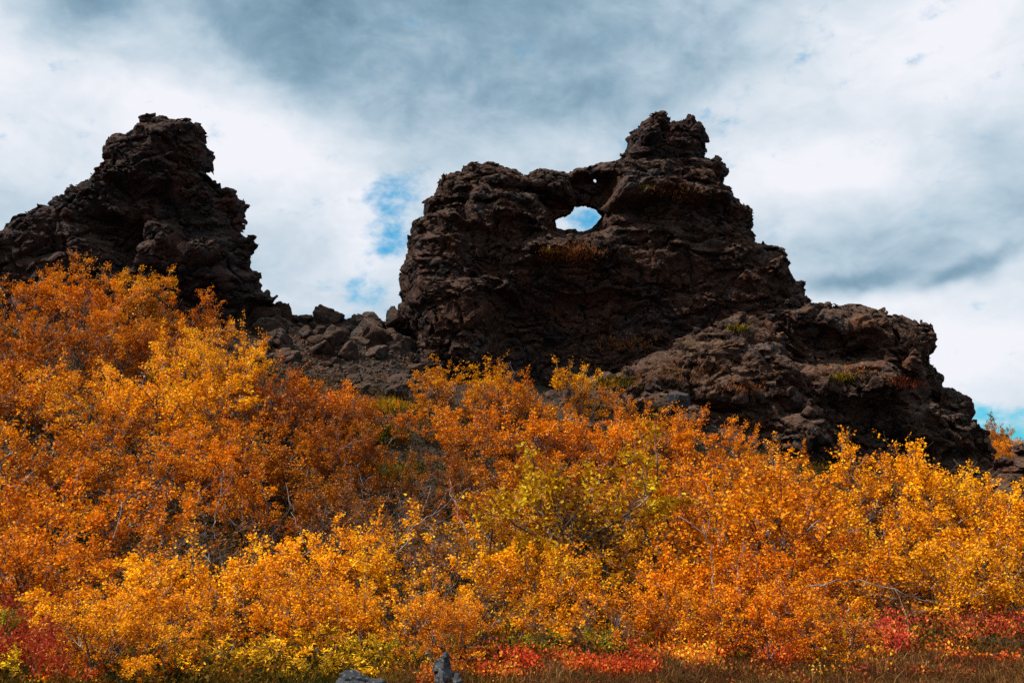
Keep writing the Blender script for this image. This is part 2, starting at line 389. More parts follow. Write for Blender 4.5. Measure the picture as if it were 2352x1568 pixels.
def poly_sd(px, pz, poly):                       # signed distance (inside > 0) on flat arrays
    poly = np.asarray(poly); n = len(poly); d = np.full(px.shape, 1e9); ins = np.zeros(px.shape, bool)
    for i in range(n):
        ax_, az_ = poly[i]; bx, bz = poly[(i+1) % n]; ex, ez = bx-ax_, bz-az_
        wx, wz = px-ax_, pz-az_; t = np.clip((wx*ex+wz*ez)/(ex*ex+ez*ez+1e-12), 0, 1)
        d = np.minimum(d, (wx-ex*t)**2+(wz-ez*t)**2)
        c = ((az_ > pz) != (bz > pz)) & (px < (bx-ax_)*(pz-az_)/(bz-az_+1e-12)+ax_); ins ^= c
    d = np.sqrt(d); return np.where(ins, d, -d)
def smin(a, b, k):
    h = np.clip(0.5+0.5*(b-a)/k, 0, 1); return b*(1-h)+a*h-k*h*(1-h)
def crag(name, outline, Y0, Tf, Tb, h, mat, parent=None, holes=(), relief=(), flare=0.0, taper=0.35, k=1.2, blocks=1.0, strata=1.0, seed=0, tilt=0.1, backflare=0.0, lump=0.5, fine=1.0):
    P = np.array([at(u, v, Y0)[[0, 2]] for u, v in outline])
    x0, z0 = P.min(0)-0.5; x1, z1 = P.max(0)+0.5
    ymin, ymax = Y0-Tf-flare*(z1-z0)-1.2-max([r[1] for r in relief]+[0]), Y0+Tb+backflare*(z1-z0)+0.8
    xs = np.arange(x0, x1, h); ys = np.arange(ymin, ymax, h); zs = np.arange(z0, z1, h)
    X2, Z2 = np.meshgrid(xs, zs, indexing='ij')
    d2 = poly_sd(X2, Z2, P)
    hs = np.full(d2.shape, 1e9)
    for hp, hk in holes:
        pass
    T = Tf+flare*np.maximum(0, z1-0.5-Z2)
    p2 = np.stack([X2.ravel(), np.full(X2.size, seed*7.1), Z2.ravel()], 1)
    wob = (fbm(p2*0.9, 3)*0.30).reshape(X2.shape)
    for rp, dl, fe in relief:
        Yr = Y0-1.0
        T = T+dl*sstep(poly_sd(X2, Z2, np.array([at(u, v, Yr)[[0, 2]] for u, v in rp]))+wob, -fe*0.5, fe*0.5)
    T = T+lump*(fbm(p2*0.45+3, 3)).reshape(X2.shape)
    T = np.maximum(T, 0.35)
    yy = ys[None, :, None]
    a = (d2[:, None, :]-taper*np.abs(yy-Y0)).astype(np.float32)
    b = (T[:, None, :]+(yy-Y0)).astype(np.float32)
    c = (Tb+backflare*(z1-Z2)[:, None, :]-(yy-Y0)).astype(np.float32)
    f = smin(smin(a, b, k), c, k)
    del a, b, c
    cuts = []
    if holes:                                    # openings run through the whole wall, a little wider at the front
        for hp, hk in holes:
            hp = np.array([at(u, v, Y0)[[0, 2]] for u, v in hp]); m = hp.mean(0); wx = np.abs(hp[:, 0]-m[0]).max()+1.2; wz = np.abs(hp[:, 1]-m[1]).max()+1.2
            i0, i1 = np.searchsorted(xs, [m[0]-wx, m[0]+wx]); k0, k1 = np.searchsorted(zs, [m[1]-wz, m[1]+wz])
            G = np.stack(np.meshgrid(xs[i0:i1], ys, zs[k0:k1], indexing='ij'), -1); q = Y0/G[..., 1]
            hv = -poly_sd(G[..., 0]*q, (G[..., 2]-CAMZ)*q+CAMZ, hp)-hk-0.10*np.maximum(0, Y0-0.4-G[..., 1])
            f[i0:i1, :, k0:k1] = np.minimum(f[i0:i1, :, k0:k1], hv.astype(np.float32))
            nz = fbm(G.reshape(-1, 3)*3.0, 3).reshape(hv.shape)*0.10*min(1, hk*6) if hk > 0.1 else 0
            cuts.append((i0, i1, k0, k1, (hv+hk+nz).astype(np.float32)))
    band = np.abs(f) < 0.65
    ii = np.argwhere(band); pts = np.stack([xs[ii[:, 0]], ys[ii[:, 1]], zs[ii[:, 2]]], 1).astype(np.float32)
    S = pts+seed*13.7
    wv = np.stack([fbm(S*0.8, 2), fbm(S*0.8+31, 2), fbm(S*0.8+57, 2)], 1).astype(np.float32)*0.5
    W = S+wv
    disp = 0.16*fbm(S*0.7, 3)
    # ledges: every bed juts out at its foot and recedes upwards
    st = W[:, 2]*1.15+tilt*S[:, 0]+0.9*pn(S*0.35); fr = st-np.floor(st)
    am = sstep(pn(S*0.5+11), -0.35, 0.45)
    disp += strata*am*(0.30*((1-fr)**1.3*sstep(fr, 0.0, 0.10))-0.12)
    st = W[:, 2]*3.4+tilt*3*S[:, 0]+0.9*pn(S*0.9+5); fr = st-np.floor(st)
    disp += strata*(0.4+0.6*am)*(0.12*((1-fr)*sstep(fr, 0.0, 0.15))-0.05)
    # broken blocks with cracks between them
    f1, f2, idc, fc = worley(W*np.array([0.8, 0.8, 1.15], np.float32)); e = f2-f1
    disp += blocks*(0.24*(JT[idc][:, 0]-0.5)+0.55*fc-0.26*sstep(e, 0.09, 0.0))
    f1, f2, idc, fc = worley(W*np.array([2.2, 2.2, 3.4], np.float32)+40); e = f2-f1
    disp += blocks*(0.14*(JT[idc][:, 0]-0.5)+0.46*fc-0.08*sstep(e, 0.14, 0.0))
    disp += fine*(0.19*fbm(W*2.6, 4, 0.6, ridged=True)-0.03)
    disp += fine*0.06*fbm(S*9, 2, 0.6)
    f1, f2, idc, fc = worley(W*np.array([5.0, 5.0, 7.0], np.float32)+80)
    disp += fine*(0.07*(JT[idc][:, 0]-0.5)+0.28*fc)
    disp -= disp.mean()-0.06
    dd2 = d2[ii[:, 0], ii[:, 2]]; disp = disp*(0.5+0.5*sstep(dd2, 0.1, 1.0))
    f[band] += disp.astype(np.float32)*1.0
    del pts, S, W
    for i0, i1, k0, k1, cv in cuts: f[i0:i1, :, k0:k1] = np.minimum(f[i0:i1, :, k0:k1], cv)
    f[0] = f[-1] = -1; f[:, 0] = f[:, -1] = -1; f[:, :, 0] = f[:, :, -1] = -1
    V, F = surface_nets(f, np.array([xs[0], ys[0], zs[0]]), h)
    V, F = biggest(V, F)
    o = mesh_np(name, V, F, mat, parent, smooth=SMOOTHROCK)
    return o
def cc(pts, ox, oy, s): return [((x/s+ox)*0.91875, (y/s+oy)*0.91875) for x, y in pts]
c1 = lambda p: cc(p, 0, 250, 2.613); c2 = lambda p: cc(p, 560, 680, 3.564); c3 = lambda p: cc(p, 980, 250, 3.136)
c4 = lambda p: cc(p, 1400, 250, 3.137); c5 = lambda p: cc(p, 950, 650, 3.136); c6 = lambda p: cc(p, 1500, 700, 3.267)
c7 = lambda p: cc(p, 1960, 720, 3.137); c8 = lambda p: cc(p, 760, 1450, 3.92)

# --- the pillar crag on the left
pillar = c1([(-420, 1330), (-200, 1130), (0, 990), (60, 940), (85, 890), (160, 855), (190, 810), (260, 755), (330, 735), (400, 705), (440, 650), (490, 600), (530, 560),
  (600, 545), (640, 510), (700, 440), (715, 330), (740, 270), (775, 245), (830, 255), (865, 240), (895, 215), (898, 158), (940, 138), (985, 140), (1060, 132), (1110, 136),
  (1190, 142), (1250, 152), (1300, 168), (1318, 210), (1335, 250), (1320, 270), (1350, 300), (1380, 350), (1375, 500), (1430, 545), (1425, 580), (1465, 610), (1520, 598),
  (1585, 635), (1605, 690), (1575, 760), (1560, 880), (1600, 905), (1655, 905), (1635, 980), (1635, 1110), (1690, 1140), (1710, 1190), (1680, 1250), (1740, 1270), (1790, 1330),
  (1760, 1355), (1660, 1370), (1640, 1480), (1700, 1900), (-420, 1900)])
rel_p = [(c1([(-200, 900), (420, 700), (700, 800), (760, 1000), (900, 1500), (-300, 1600)]), 0.9, 1.6),          # the buttress that runs out to the left
         (c1([(780, 560), (1080, 600), (1080, 760), (930, 800), (820, 720)]), -0.5, 0.5),
         (c1([(700, 760), (1000, 830), (1010, 960), (930, 1060), (700, 960), (600, 860)]), -1.1, 0.6),
         (c1([(1050, 640), (1400, 600), (1560, 700), (1550, 900), (1250, 930), (1080, 800)]), -0.9, 0.8),
         (c1([(1010, 850), (1160, 850), (1190, 900), (1100, 1100), (960, 1160), (930, 1060)]), 0.7, 0.35),
         (c1([(1190, 1000), (1480, 950), (1640, 1150), (1680, 1300), (1300, 1330), (1180, 1120)]), 0.6, 0.8),
         (c1([(820, 1000), (960, 1000), (960, 1130), (830, 1120)]), -0.6, 0.4),
         (c1([(1100, 1200), (1700, 1250), (1500, 1420), (1100, 1400)]), -0.5, 0.5),
         (c1([(740, 480), (1000, 400), (1020, 450), (860, 600), (780, 580)]), 0.35, 0.4)]
o = crag("lava_pillar", pillar, 31.5, 1.1, 1.5, 0.046, M_BLACK, relief=rel_p, flare=0.13, taper=0.36, seed=1, blocks=1.15, tilt=-0.25, k=0.8, lump=0.3)
tag(o, "tall black lava crag tapering to a square top, at the left", "rock crag")

# --- the arch crag in the middle
arch = c3([(80, 1440), (60, 1350), (95, 1280), (135, 1190), (120, 1085), (175, 1080), (165, 985), (175, 955), (235, 930), (265, 860), (265, 805), (340, 770), (350, 700), (370, 635),
  (430, 605), (490, 600), (555, 598), (555, 555), (610, 505), (630, 498), (680, 515), (740, 520), (850, 545), (930, 570), (990, 605), (1080, 620), (1100, 580), (1150, 558),
  (1210, 556), (1300, 572), (1360, 568), (1383, 592), (1388, 570), (1450, 550), (1550, 520), (1650, 495), (1750, 478)]) + \
  c4([(470, 455), (600, 470), (830, 480), (1000, 475), (1120, 488), (1180, 480), (1215, 478), (1270, 520), (1290, 580), (1275, 670), (1300, 680), (1340, 720), (1370, 770),
  (1390, 825), (1450, 860), (1495, 890), (1503, 1020), (1480, 1070), (1500, 1130), (1530, 1165), (1545, 1142), (1640, 1160), (1710, 1180), (1738, 1215), (1765, 1270),
  (1800, 1305), (1775, 1370), (1810, 1440)]) + c6([(1560, 35), (1610, 20), (1640, 50), (1640, 160), (1660, 190), (1640, 900)]) + \
  c5([(180, 1300), (180, 1000), (175, 850), (215, 650), (200, 560), (160, 480), (165, 350), (175, 290), (180, 190), (155, 110)])
hole = c3([(1285, 985), (1280, 945), (1330, 915), (1370, 910), (1400, 890), (1420, 870), (1430, 845), (1460, 848), (1500, 842), (1560, 842), (1600, 862), (1620, 890), (1650, 915),
  (1610, 960), (1600, 985), (1560, 1010), (1500, 1035), (1450, 1035), (1440, 1015), (1380, 1015), (1350, 1030), (1310, 1010), (1285, 1010)])
hole2 = c3([(1574, 622), (1590, 616), (1606, 640), (1600, 654), (1584, 646)])
rel_a = [
    (c3([(1100, 740), (1390, 770), (1390, 600), (1480, 585), (1700, 600), (1730, 740), (1640, 860), (1680, 930), (1600, 1060), (1240, 1060), (1230, 940), (1150, 850)]), -1.25, 0.7),   # hollow under the bridge
    (c3([(1395, 600), (1480, 575), (1730, 600), (1760, 740), (1640, 830), (1420, 800)]), -0.8, 0.35),
    (c3([(820, 730), (1000, 680), (1080, 760), (900, 790)]), -0.5, 0.35),
    (c3([(1180, 1150), (1240, 1110), (1700, 1110), (1800, 1250), (1760, 1330), (1500, 1330), (1050, 1290), (1040, 1220)]), 0.75, 0.6),       # the shelf with dry grass
    (c3([(1230, 1060), (1756, 1060), (1756, 1130), (1200, 1130)]), -0.3, 0.9),
    (c3([(640, 800), (720, 770), (760, 900), (830, 960), (780, 1110), (640, 1080), (620, 900)]), 0.40, 0.35),
    (c3([(380, 940), (520, 940), (600, 1120), (600, 1568), (200, 1568), (180, 1130), (380, 1100)]), 0.25, 0.5),
    (c3([(250, 800), (700, 560), (1050, 640), (780, 760), (400, 930)]), -0.35, 0.6),
    (c3([(770, 800), (1110, 800), (1230, 960), (1220, 1080), (850, 1000)]), 0.45, 0.4),
    (c4([(420, 730), (560, 680), (850, 690), (1050, 760), (1250, 780), (1400, 850), (1300, 880), (1040, 850), (800, 790), (560, 860), (380, 880)]), 0.55, 0.30),   # main ledge on the right
    (c4([(330, 900), (700, 870), (1500, 900), (1500, 1060), (900, 1060), (420, 960)]), -0.40, 0.45),
    (c4([(600, 560), (880, 500), (900, 570), (600, 640)]), 0.35, 0.3),
    (c4([(450, 480), (1300, 480), (1380, 820), (1000, 740), (560, 700)]), -0.30, 0.8),
    (c5([(250, 300), (480, 200), (760, 280), (880, 420), (900, 700), (800, 1100), (150, 1100), (200, 700), (260, 560)]), 1.15, 1.0),            # bulge at the left foot
    (c5([(700, 240), (840, 190), (990, 240), (1070, 320), (960, 300), (760, 290)]), 0.45, 0.2),
    (c5([(950, 330), (1900, 260), (2100, 420), (2000, 720), (1700, 900), (1000, 1000), (860, 600)]), -0.85, 1.3),                            # the dark concave face
    (c4([(1200, 1180), (1700, 1180), (1800, 1400), (1500, 1568), (1250, 1330)]), 0.45, 0.7),
]
root = empty("lava_arch", tuple(at(1290, 900, 33)))
tag(root, "broad dark lava crag pierced by an arched window, in the middle", "rock crag")
def under(o, r): o.parent = r; o.location = tuple(-c for c in r.location)
o = crag("rock_wall", arch, 33, 1.9, 1.6, 0.047, M_CRAG, holes=((hole, 0.13), (hole2, 0.05)), relief=rel_a, flare=0.07, taper=0.30, seed=2, blocks=0.75, strata=0.8, tilt=0.06); under(o, root)
summit = c4([(420, 520), (470, 462), (505, 430), (520, 400), (515, 350), (535, 300), (590, 260), (650, 215), (665, 180), (710, 145), (760, 130), (800, 135), (810, 155), (850, 160), (870, 200),
  (900, 190), (955, 185), (995, 148), (1040, 175), (1050, 205), (1110, 240), (1140, 290), (1130, 320), (1105, 345), (1125, 400), (1115, 440), (1118, 480), (1190, 500), (1150, 640), (480, 640)])
rel_s = [(c4([(530, 300), (740, 200), (780, 330), (700, 370), (540, 380)]), 0.45, 0.25), (c4([(780, 200), (870, 210), (860, 330), (790, 340)]), -0.35, 0.3), (c4([(540, 390), (800, 360), (1000, 480), (500, 480)]), -0.1, 0.3)]
o = crag("summit_block", summit, 33.2, 1.2, 1.2, 0.04, M_BLACK, relief=rel_s, flare=0.1, taper=0.30, seed=3, blocks=0.9, strata=0.5, k=0.5, lump=0.3); under(o, root)
o['label'] = "two-headed block perched on the crag top"

# --- the ridge on the right
ridge = c7([(-300, 200), (-60, 120), (140, 112), (230, 105), (280, 125), (330, 140), (400, 155), (500, 150), (620, 172), (720, 185), (790, 172), (800, 205), (880, 235), (980, 270), (1060, 290),
  (1110, 325), (1145, 370), (1160, 420), (1150, 490), (1120, 540), (1135, 600), (1160, 680), (1190, 740), (1180, 770), (1240, 790), (1290, 800), (1340, 840), (1375, 870),
  (1390, 920), (1430, 970), (1445, 1030), (1460, 1065), (1530, 1100), (1550, 1170), (1560, 1250), (1590, 1330), (1575, 1400), (1600, 1750), (-300, 1750)])
rel_r = [(c7([(-300, 330), (300, 350), (650, 400), (700, 560), (620, 620), (200, 640), (-300, 640)]), -1.0, 0.9),            # cave
         (c7([(-100, 660), (260, 610), (680, 590), (760, 640), (800, 800), (600, 900), (100, 900), (-100, 800)]), 0.8, 0.5),
         (c7([(700, 490), (860, 490), (870, 600), (700, 620)]), 0.35, 0.2),
         (c7([(560, 920), (700, 900), (960, 1000), (940, 1250), (500, 1330), (480, 1050)]), -0.8, 0.6),
         (c7([(1040, 540), (1140, 560), (1180, 780), (1360, 900), (1420, 1000), (1180, 960), (1060, 900)]), -0.8, 0.5),
         (c7([(1230, 1080), (1400, 1060), (1420, 1150), (1230, 1160)]), 0.4, 0.3),
         (c7([(900, 1200), (1560, 1250), (1560, 1420), (900, 1400)]), -0.6, 0.6),
         (c7([(820, 980), (980, 1000), (980, 1180), (900, 1200), (800, 1120)]), 0.7, 0.3)]
o = crag("lava_ridge", ridge, 31.5, 1.5, 1.8, 0.055, M_SPUR, relief=rel_r, flare=0.12, taper=0.30, seed=4, blocks=1.25, tilt=0.1)
tag(o, "long brown lava ridge with a shallow cave, falling away to the right", "rock ridge")

# --- the sloping spur in front of it
spur = c6([(-500, 1000), (-250, 870), (0, 800), (180, 730), (400, 640), (560, 560), (640, 500), (850, 400), (1010, 345), (1060, 310), (1150, 310), (1190, 330), (1240, 292), (1300, 350), (1380, 375),
  (1480, 430), (1500, 600), (1600, 770), (1700, 950), (1800, 1120), (1960, 1250), (2050, 1500), (2050, 1700), (-500, 1700)])
rel_sp = [(c6([(760, 820), (1100, 800), (1330, 960), (1100, 1040), (800, 980)]), 0.45, 0.3), (c6([(800, 1020), (1300, 1060), (1350, 1250), (950, 1300)]), -0.35, 0.4),
          (c6([(1010, 600), (1170, 600), (1130, 720), (1010, 740)]), -0.25, 0.2), (c6([(1480, 1240), (1680, 1220), (1700, 1400), (1480, 1400)]), 0.4, 0.25),
          (c6([(1200, 560), (1500, 600), (1700, 1000), (1750, 1400), (1350, 1300)]), 0.35, 0.6)]
o = crag("lava_spur", spur, 29.6, 0.4, 1.5, 0.05, M_SPUR, relief=rel_sp, flare=0.42, taper=0.35, seed=5, blocks=1.2, strata=0.9, tilt=0.15, k=0.8)
tag(o, "pale-flecked brown rock spur sloping in front of the cave ridge", "rock outcrop")

# --- small outcrops at the right edge
far = c7([(1480, 1240), (1550, 1160), (1640, 1140), (1700, 1138), (1745, 1170), (1740, 1210), (1760, 1290), (1800, 1500), (1450, 1500)])
o = crag("rock_outcrop", far, 39, 0.6, 1.0, 0.06, M_SPUR, flare=0.2, seed=6, k=0.6, lump=0.2)
tag(o, "small dark rock knob behind the orange bush at the right end", "rock outcrop")
fr = c7([(1660, 1560), (1690, 1430), (1720, 1375), (1800, 1305), (1830, 1262), (1900, 1268), (2000, 1230), (2200, 1300), (2300, 1700), (1650, 1700)])
o = crag("rock_outcrop", fr, 21, 0.6, 1.0, 0.04, M_SPUR, flare=0.25, seed=7, k=0.6, lump=0.3, blocks=1.2, strata=1.0)
tag(o, "rounded brown outcrop cut by the right edge of the picture", "rock outcrop")

# ------------------------------------------------------------------ boulders
def ico(sub):
    import bmesh
    bm = bmesh.new(); bmesh.ops.create_icosphere(bm, subdivisions=sub, radius=1)
    V = np.array([v.co[:] for v in bm.verts]); F = np.array([[v.index for v in f.verts] for f in bm.faces]); bm.free()
    return V/np.linalg.norm(V, axis=1)[:, None], F
def boulder_shape(seed, sub=5, planes=13, rough=1.0):
    rg = np.random.RandomState(seed); V, F = ico(sub)
    N = rg.normal(size=(planes, 3)); N /= np.linalg.norm(N, axis=1)[:, None]; H = 0.62+0.34*rg.rand(planes)
    dt = V@N.T; r = np.where(dt > 0.05, H[None]/np.maximum(dt, 0.05), 9); r = np.sort(r, axis=1)
    rr = smin(r[:, 0], r[:, 1], 0.05); rr = np.minimum(rr, 1.25)
    S = V*rr[:, None]+seed*3.1
    f1, f2, idc, fc = worley(S.astype(np.float32)*1.6)
    rr = rr+rough*(0.22*fc+0.09*fbm(S*1.6, 3)+0.05*fbm(S*5, 4, 0.6, ridged=True)+0.10*(JT[idc][:, 0]-0.5)*sstep(f2-f1, 0, 0.12)-0.05*sstep(f2-f1, 0.1, 0.0))
    return V*rr[:, None], F
BPROTO = {}
def boulder(u, v, w, hh, Y, mat, label, seed, name="boulder", group=None, cat="boulder", rot=None, dy=None):
    """centre (u,v), width and height in picture units, at distance Y"""
    key = (seed % 9, mat.name)
    if key not in BPROTO:
        V, F = boulder_shape(seed % 9+1); BPROTO[key] = mesh_np(name, V, F, mat); o = BPROTO[key]
    else:
        o = BPROTO[key].copy(); o.name = name; C.objects.link(o)
    m = Y/FV; rg = random.Random(seed*31+7); o.location = tuple(at(u, v, Y))
    a = w*m/2*1.22; b = hh*m/2*1.22
    o.scale = (a, (dy or min(a, b)*1.1), b); o.rotation_euler = (rg.uniform(-.3, .3), rot if rot is not None else rg.uniform(-.25, .25), rg.uniform(-0.4, 0.4)+(math.pi if rg.random() < .5 else 0))
    tag(o, label, cat, group); return o
def b2(x, y, w, h, Y, label, seed, mat=None, rot=None):
    (u, v), = c2([(x, y)]); s = 0.91875/3.564
    boulder(u, v, w*s, h*s, Y, mat or M_BOULD, label, seed, rot=rot, group="boulders on the rubble saddle")
b2(325, 410, 270, 220, 32, "square brown block at the foot of the left crag's overhang", 3)
b2(520, 385, 140, 170, 32.6, "narrow pointed boulder on the skyline right of the left crag", 5)
b2(620, 440, 90, 80, 32.8, "small flat-topped boulder low on the saddle skyline", 2)
b2(735, 440, 150, 140, 32.6, "rounded boulder just left of the peaked skyline boulder", 4)
b2(925, 430, 245, 220, 32.4, "big peaked boulder, tallest on the saddle skyline", 6, rot=0.35)
b2(1150, 515, 105, 115, 32.6, "small upright boulder on the skyline beside the blue sky gap", 1)
b2(1080, 530, 90, 60, 32.7, "low stone on the skyline right of the peaked boulder", 8)
b2(1340, 590, 400, 270, 31, "largest tilted slab boulder, leaning near the arch crag", 7, rot=-0.5)
b2(1530, 425, 170, 200, 31.8, "boulder wedged high against the arch crag's left edge", 0)
b2(730, 640, 300, 230, 31.2, "hollow overhanging boulder in the middle of the rubble", 14)
b2(450, 690, 150, 130, 31, "brown boulder left of the hollow boulder", 11)
b2(545, 745, 140, 110, 30.6, "angular stone just below left of the hollow boulder", 12)
b2(700, 800, 170, 130, 30.4, "rounded stone directly below the hollow boulder", 13)
b2(740, 880, 180, 120, 30, "wide stone above the tips of the orange birches", 16)
b2(1165, 750, 230, 210, 30.4, "upright cracked boulder under the tilted slab", 15, rot=0.6)
b2(1295, 740, 130, 90, 30.4, "reddish stone tucked beneath the tilted slab", 10)
b2(1262, 830, 100, 90, 30, "small round stone below the reddish stone", 17)
b2(950, 835, 90, 44, 30, "small pale pink slab on the rubble path", 18)
b2(955, 770, 60, 50, 30.3, "small bright cube stone on the rubble path", 20)
b2(1010, 710, 90, 90, 30.6, "tan leaning stone above the pale pink slab", 19)
b2(832, 885, 70, 40, 29.7, "small flat tan stone beside the wide stone", 21)
b2(510, 925, 150, 110, 29.4, "brown stone peeping over the birch tops on the left", 22)
b2(1235, 1060, 170, 120, 28.6, "wide brown boulder low on the path below the arch crag", 23)
b2(1030, 1015, 140, 110, 28.8, "mossy brown boulder low on the rubble slope", 24)
b2(930, 1060, 110, 110, 28.4, "dark boulder touching the orange birch tips", 25)
b2(1400, 950, 160, 130, 29.2, "rough boulder at the foot of the arch crag's bulge", 26)
b2(1130, 935, 130, 110, 29.4, "dark lumpy boulder in the lower rubble", 27)
b2(1360, 1290, 150, 160, 26.5, "upright grey boulder among the heath below the rubble", 28, M_GREY)
b2(1545, 1400, 160, 190, 25.5, "tallest grey boulder beside the orange birches", 29, M_GREY)
b2(1290, 1240, 90, 50, 27, "low grey stone left of the upright grey boulder", 30, M_GREY)
# the loose blocks nobody could name one by one
rg = random.Random(5); n = 0
while n < 130:
    x = rg.uniform(-10.2, -2.3); y = rg.uniform(26, 33.3)
    if x < -8 and y < 30: continue
    r = 0.10+0.36*rg.random()**2.0
    key = (rg.randrange(9), M_BOULD.name); p = BPROTO.get(key)
    if not p: continue
    o = p.copy(); o.name = "boulder"; C.objects.link(o); o.location = (x, y, g1(x, y)+r*0.2)
    o.scale = (r*rg.uniform(.9, 1.4), r, r*rg.uniform(.6, 1.0)); o.rotation_euler = [rg.uniform(-1, 1), rg.uniform(-1, 1), rg.uniform(0, 6.28)]
    where = "in the rubble near the left crag" if x < -7.2 else ("in the middle of the rubble saddle" if x < -4.8 else "in the rubble beside the arch crag")
    high = "upper" if y > 30.5 else "lower"
    tag(o, f"{'larger' if r > 0.2 else 'small'} loose dark stone {where}, {high} slope", "boulder", "loose stones on the rubble saddle"); n += 1
# boulders round the foot of the spur and ridge
def b6(x, y, w, h, Y, label, seed, mat=None):
    (u, v), = c6([(x, y)]); s = 0.91875/3.267
    boulder(u, v, w*s, h*s, Y, mat or M_SPUR, label, seed, group="boulders at the foot of the spur")
b6(630, 970, 170, 130, 25.6, "grey lichen-covered boulder left of the spur's pale ledge", 31, M_GREY)
b6(520, 1040, 130, 110, 25, "small dark boulder below the lichen-covered one", 32, M_BOULD)
b6(430, 1010, 130, 130, 25.4, "dark split boulder above the orange birch tips", 33, M_BOULD)
b6(400, 890, 90, 60, 26.5, "flat stone in the heath on the spur's left slope", 34, M_BOULD)

def stone(pts, name, label, Y, Tf, Tb, mat, seed, h=0.012, k=0.12, dep=0.0):
    P = np.array([at(u, v, Y)[[0, 2]] for u, v in pts]); c0 = P.mean(0)
    x0, z0 = P.min(0)-0.06; x1, z1 = P.max(0)+0.06
    xs = np.arange(x0, x1, h); zs = np.arange(z0, z1, h); ys = np.arange(Y-Tf-.15, Y+Tb+.15, h)
    X2, Z2 = np.meshgrid(xs, zs, indexing='ij'); d2 = poly_sd(X2, Z2, P); yy = ys[None, :, None]
    f = smin(smin(d2[:, None, :]-0.5*np.abs(yy-Y), Tf+0.5*(z1-Z2)[:, None, :]*0.6+(yy-Y), k), Tb-(yy-Y)+0*d2[:, None, :], k)
    pts3 = np.stack(np.meshgrid(xs, ys, zs, indexing='ij'), -1).reshape(-1, 3)+seed
    f1, f2, idc, fc = worley(pts3.astype(np.float32)*7)
    dd = 0.035*fbm(pts3*6, 4, 0.6)+0.025*(JT[idc][:, 0]-.5)-0.012*sstep(f2-f1, 0.12, 0)+0.012*fbm(pts3*40, 2)
    f = f+dd.reshape(f.shape); f[0] = f[-1] = -1; f[:, 0] = f[:, -1] = -1; f[:, :, 0] = f[:, :, -1] = -1
    V, F = surface_nets(f, np.array([xs[0], ys[0], zs[0]]), h)
    o = mesh_np(name, V, F, mat); tag(o, label, "boulder"); return o
def stone_material():
    m, b, p = mat_new("lichened_stone"); tc = b.new('ShaderNodeTexCoord'); P = tc.outputs['Object']
    n = b.noise(P, 9, 6, 0.65); n2 = b.noise(P, 45, 5, 0.7); n3 = b.noise(P, 20, 3)
    col = b.mix(b.sstep(n, 0.4, 0.62), (0.012, 0.014, 0.018), (0.055, 0.058, 0.064))
    col = b.mix(b.math('MULTIPLY', b.sstep(n2, 0.55, 0.64), 0.75), col, (0.24, 0.23, 0.23))
    col = b.mix(b.math('MULTIPLY', b.sstep(n3, 0.62, 0.68), 0.5), col, (0.11, 0.05, 0.02))
    b.put(p.inputs['Base Color'], col); p.inputs['Roughness'].default_value = 0.85
    bp = b.new('ShaderNodeBump'); bp.inputs['Strength'].default_value = 0.7; bp.inputs['Distance'].default_value = 0.02
    b.put(bp.inputs['Height'], b.noise(P, 60, 5, 0.7)); b.put(p.inputs['Normal'], bp.outputs[0]); return m
M_STONE = stone_material()
stone(c8([(230, 1120), (265, 1010), (330, 930), (400, 885), (470, 876), (600, 905), (680, 935), (745, 945), (860, 1000), (960, 1030), (960, 1130)]), "boulder",
      "rounded pale grey boulder at the bottom edge of the picture", 7.45, 0.14, 0.2, M_STONE, 3)
stone(c8([(1250, 1120), (1265, 850), (1320, 740), (1360, 680), (1410, 668), (1440, 715), (1462, 860), (1490, 900), (1470, 1120)]), "boulder",
      "pointed dark grey stone standing upright in the grass", 7.6, 0.07, 0.12, M_STONE, 9, h=0.010)
stone(c8([(1400, 1120), (1420, 950), (1470, 880), (1520, 880), (1560, 930), (1620, 1000), (1640, 1120)]), "boulder",
      "small black stone leaning at the foot of the pointed stone", 7.45, 0.05, 0.08, M_STONE, 15, h=0.008)
stone(c8([(1490, 900), (1510, 860), (1560, 845), (1620, 870), (1640, 910), (1560, 940)]), "boulder",
      "little pale stone behind the pointed stone", 7.75, 0.04, 0.06, M_STONE, 21, h=0.008)

# ------------------------------------------------------------------ shrubs and trees
LEAFPROF = {'birch': (0.5, 0.62), 'willow': (0.5, 0.26)}
def leaves_mesh(cent, dirs, size, rg, kind='birch', droop=0.25):
    """one small folded six-cornered leaf per centre"""
    n = len(cent); ax = dirs+rg.normal(size=(n, 3))*0.75; ax[:, 2] -= droop; ax /= np.linalg.norm(ax, axis=1)[:, None]
    nn = rg.normal(size=(n, 3)); nn[:, 2] += 0.5; sd_ = np.cross(ax, nn); sd_ /= np.linalg.norm(sd_, axis=1)[:, None]+1e-9
    up = np.cross(sd_, ax); L = size*(0.65+0.7*rg.rand(n))[:, None]; wv = 0.36 if kind == 'birch' else 0.19
    fold = up*L*0.10
    A = cent; B = cent+ax*L*0.42+sd_*L*wv+fold; Cc = cent+ax*L; D = cent+ax*L*0.42-sd_*L*wv+fold
    V = np.stack([A, B, Cc, D], 1).reshape(-1, 3); i = np.arange(n)[:, None]*4
    F = np.concatenate([i+np.array([[0, 1, 2]]), i+np.array([[0, 2, 3]])]); return V, F
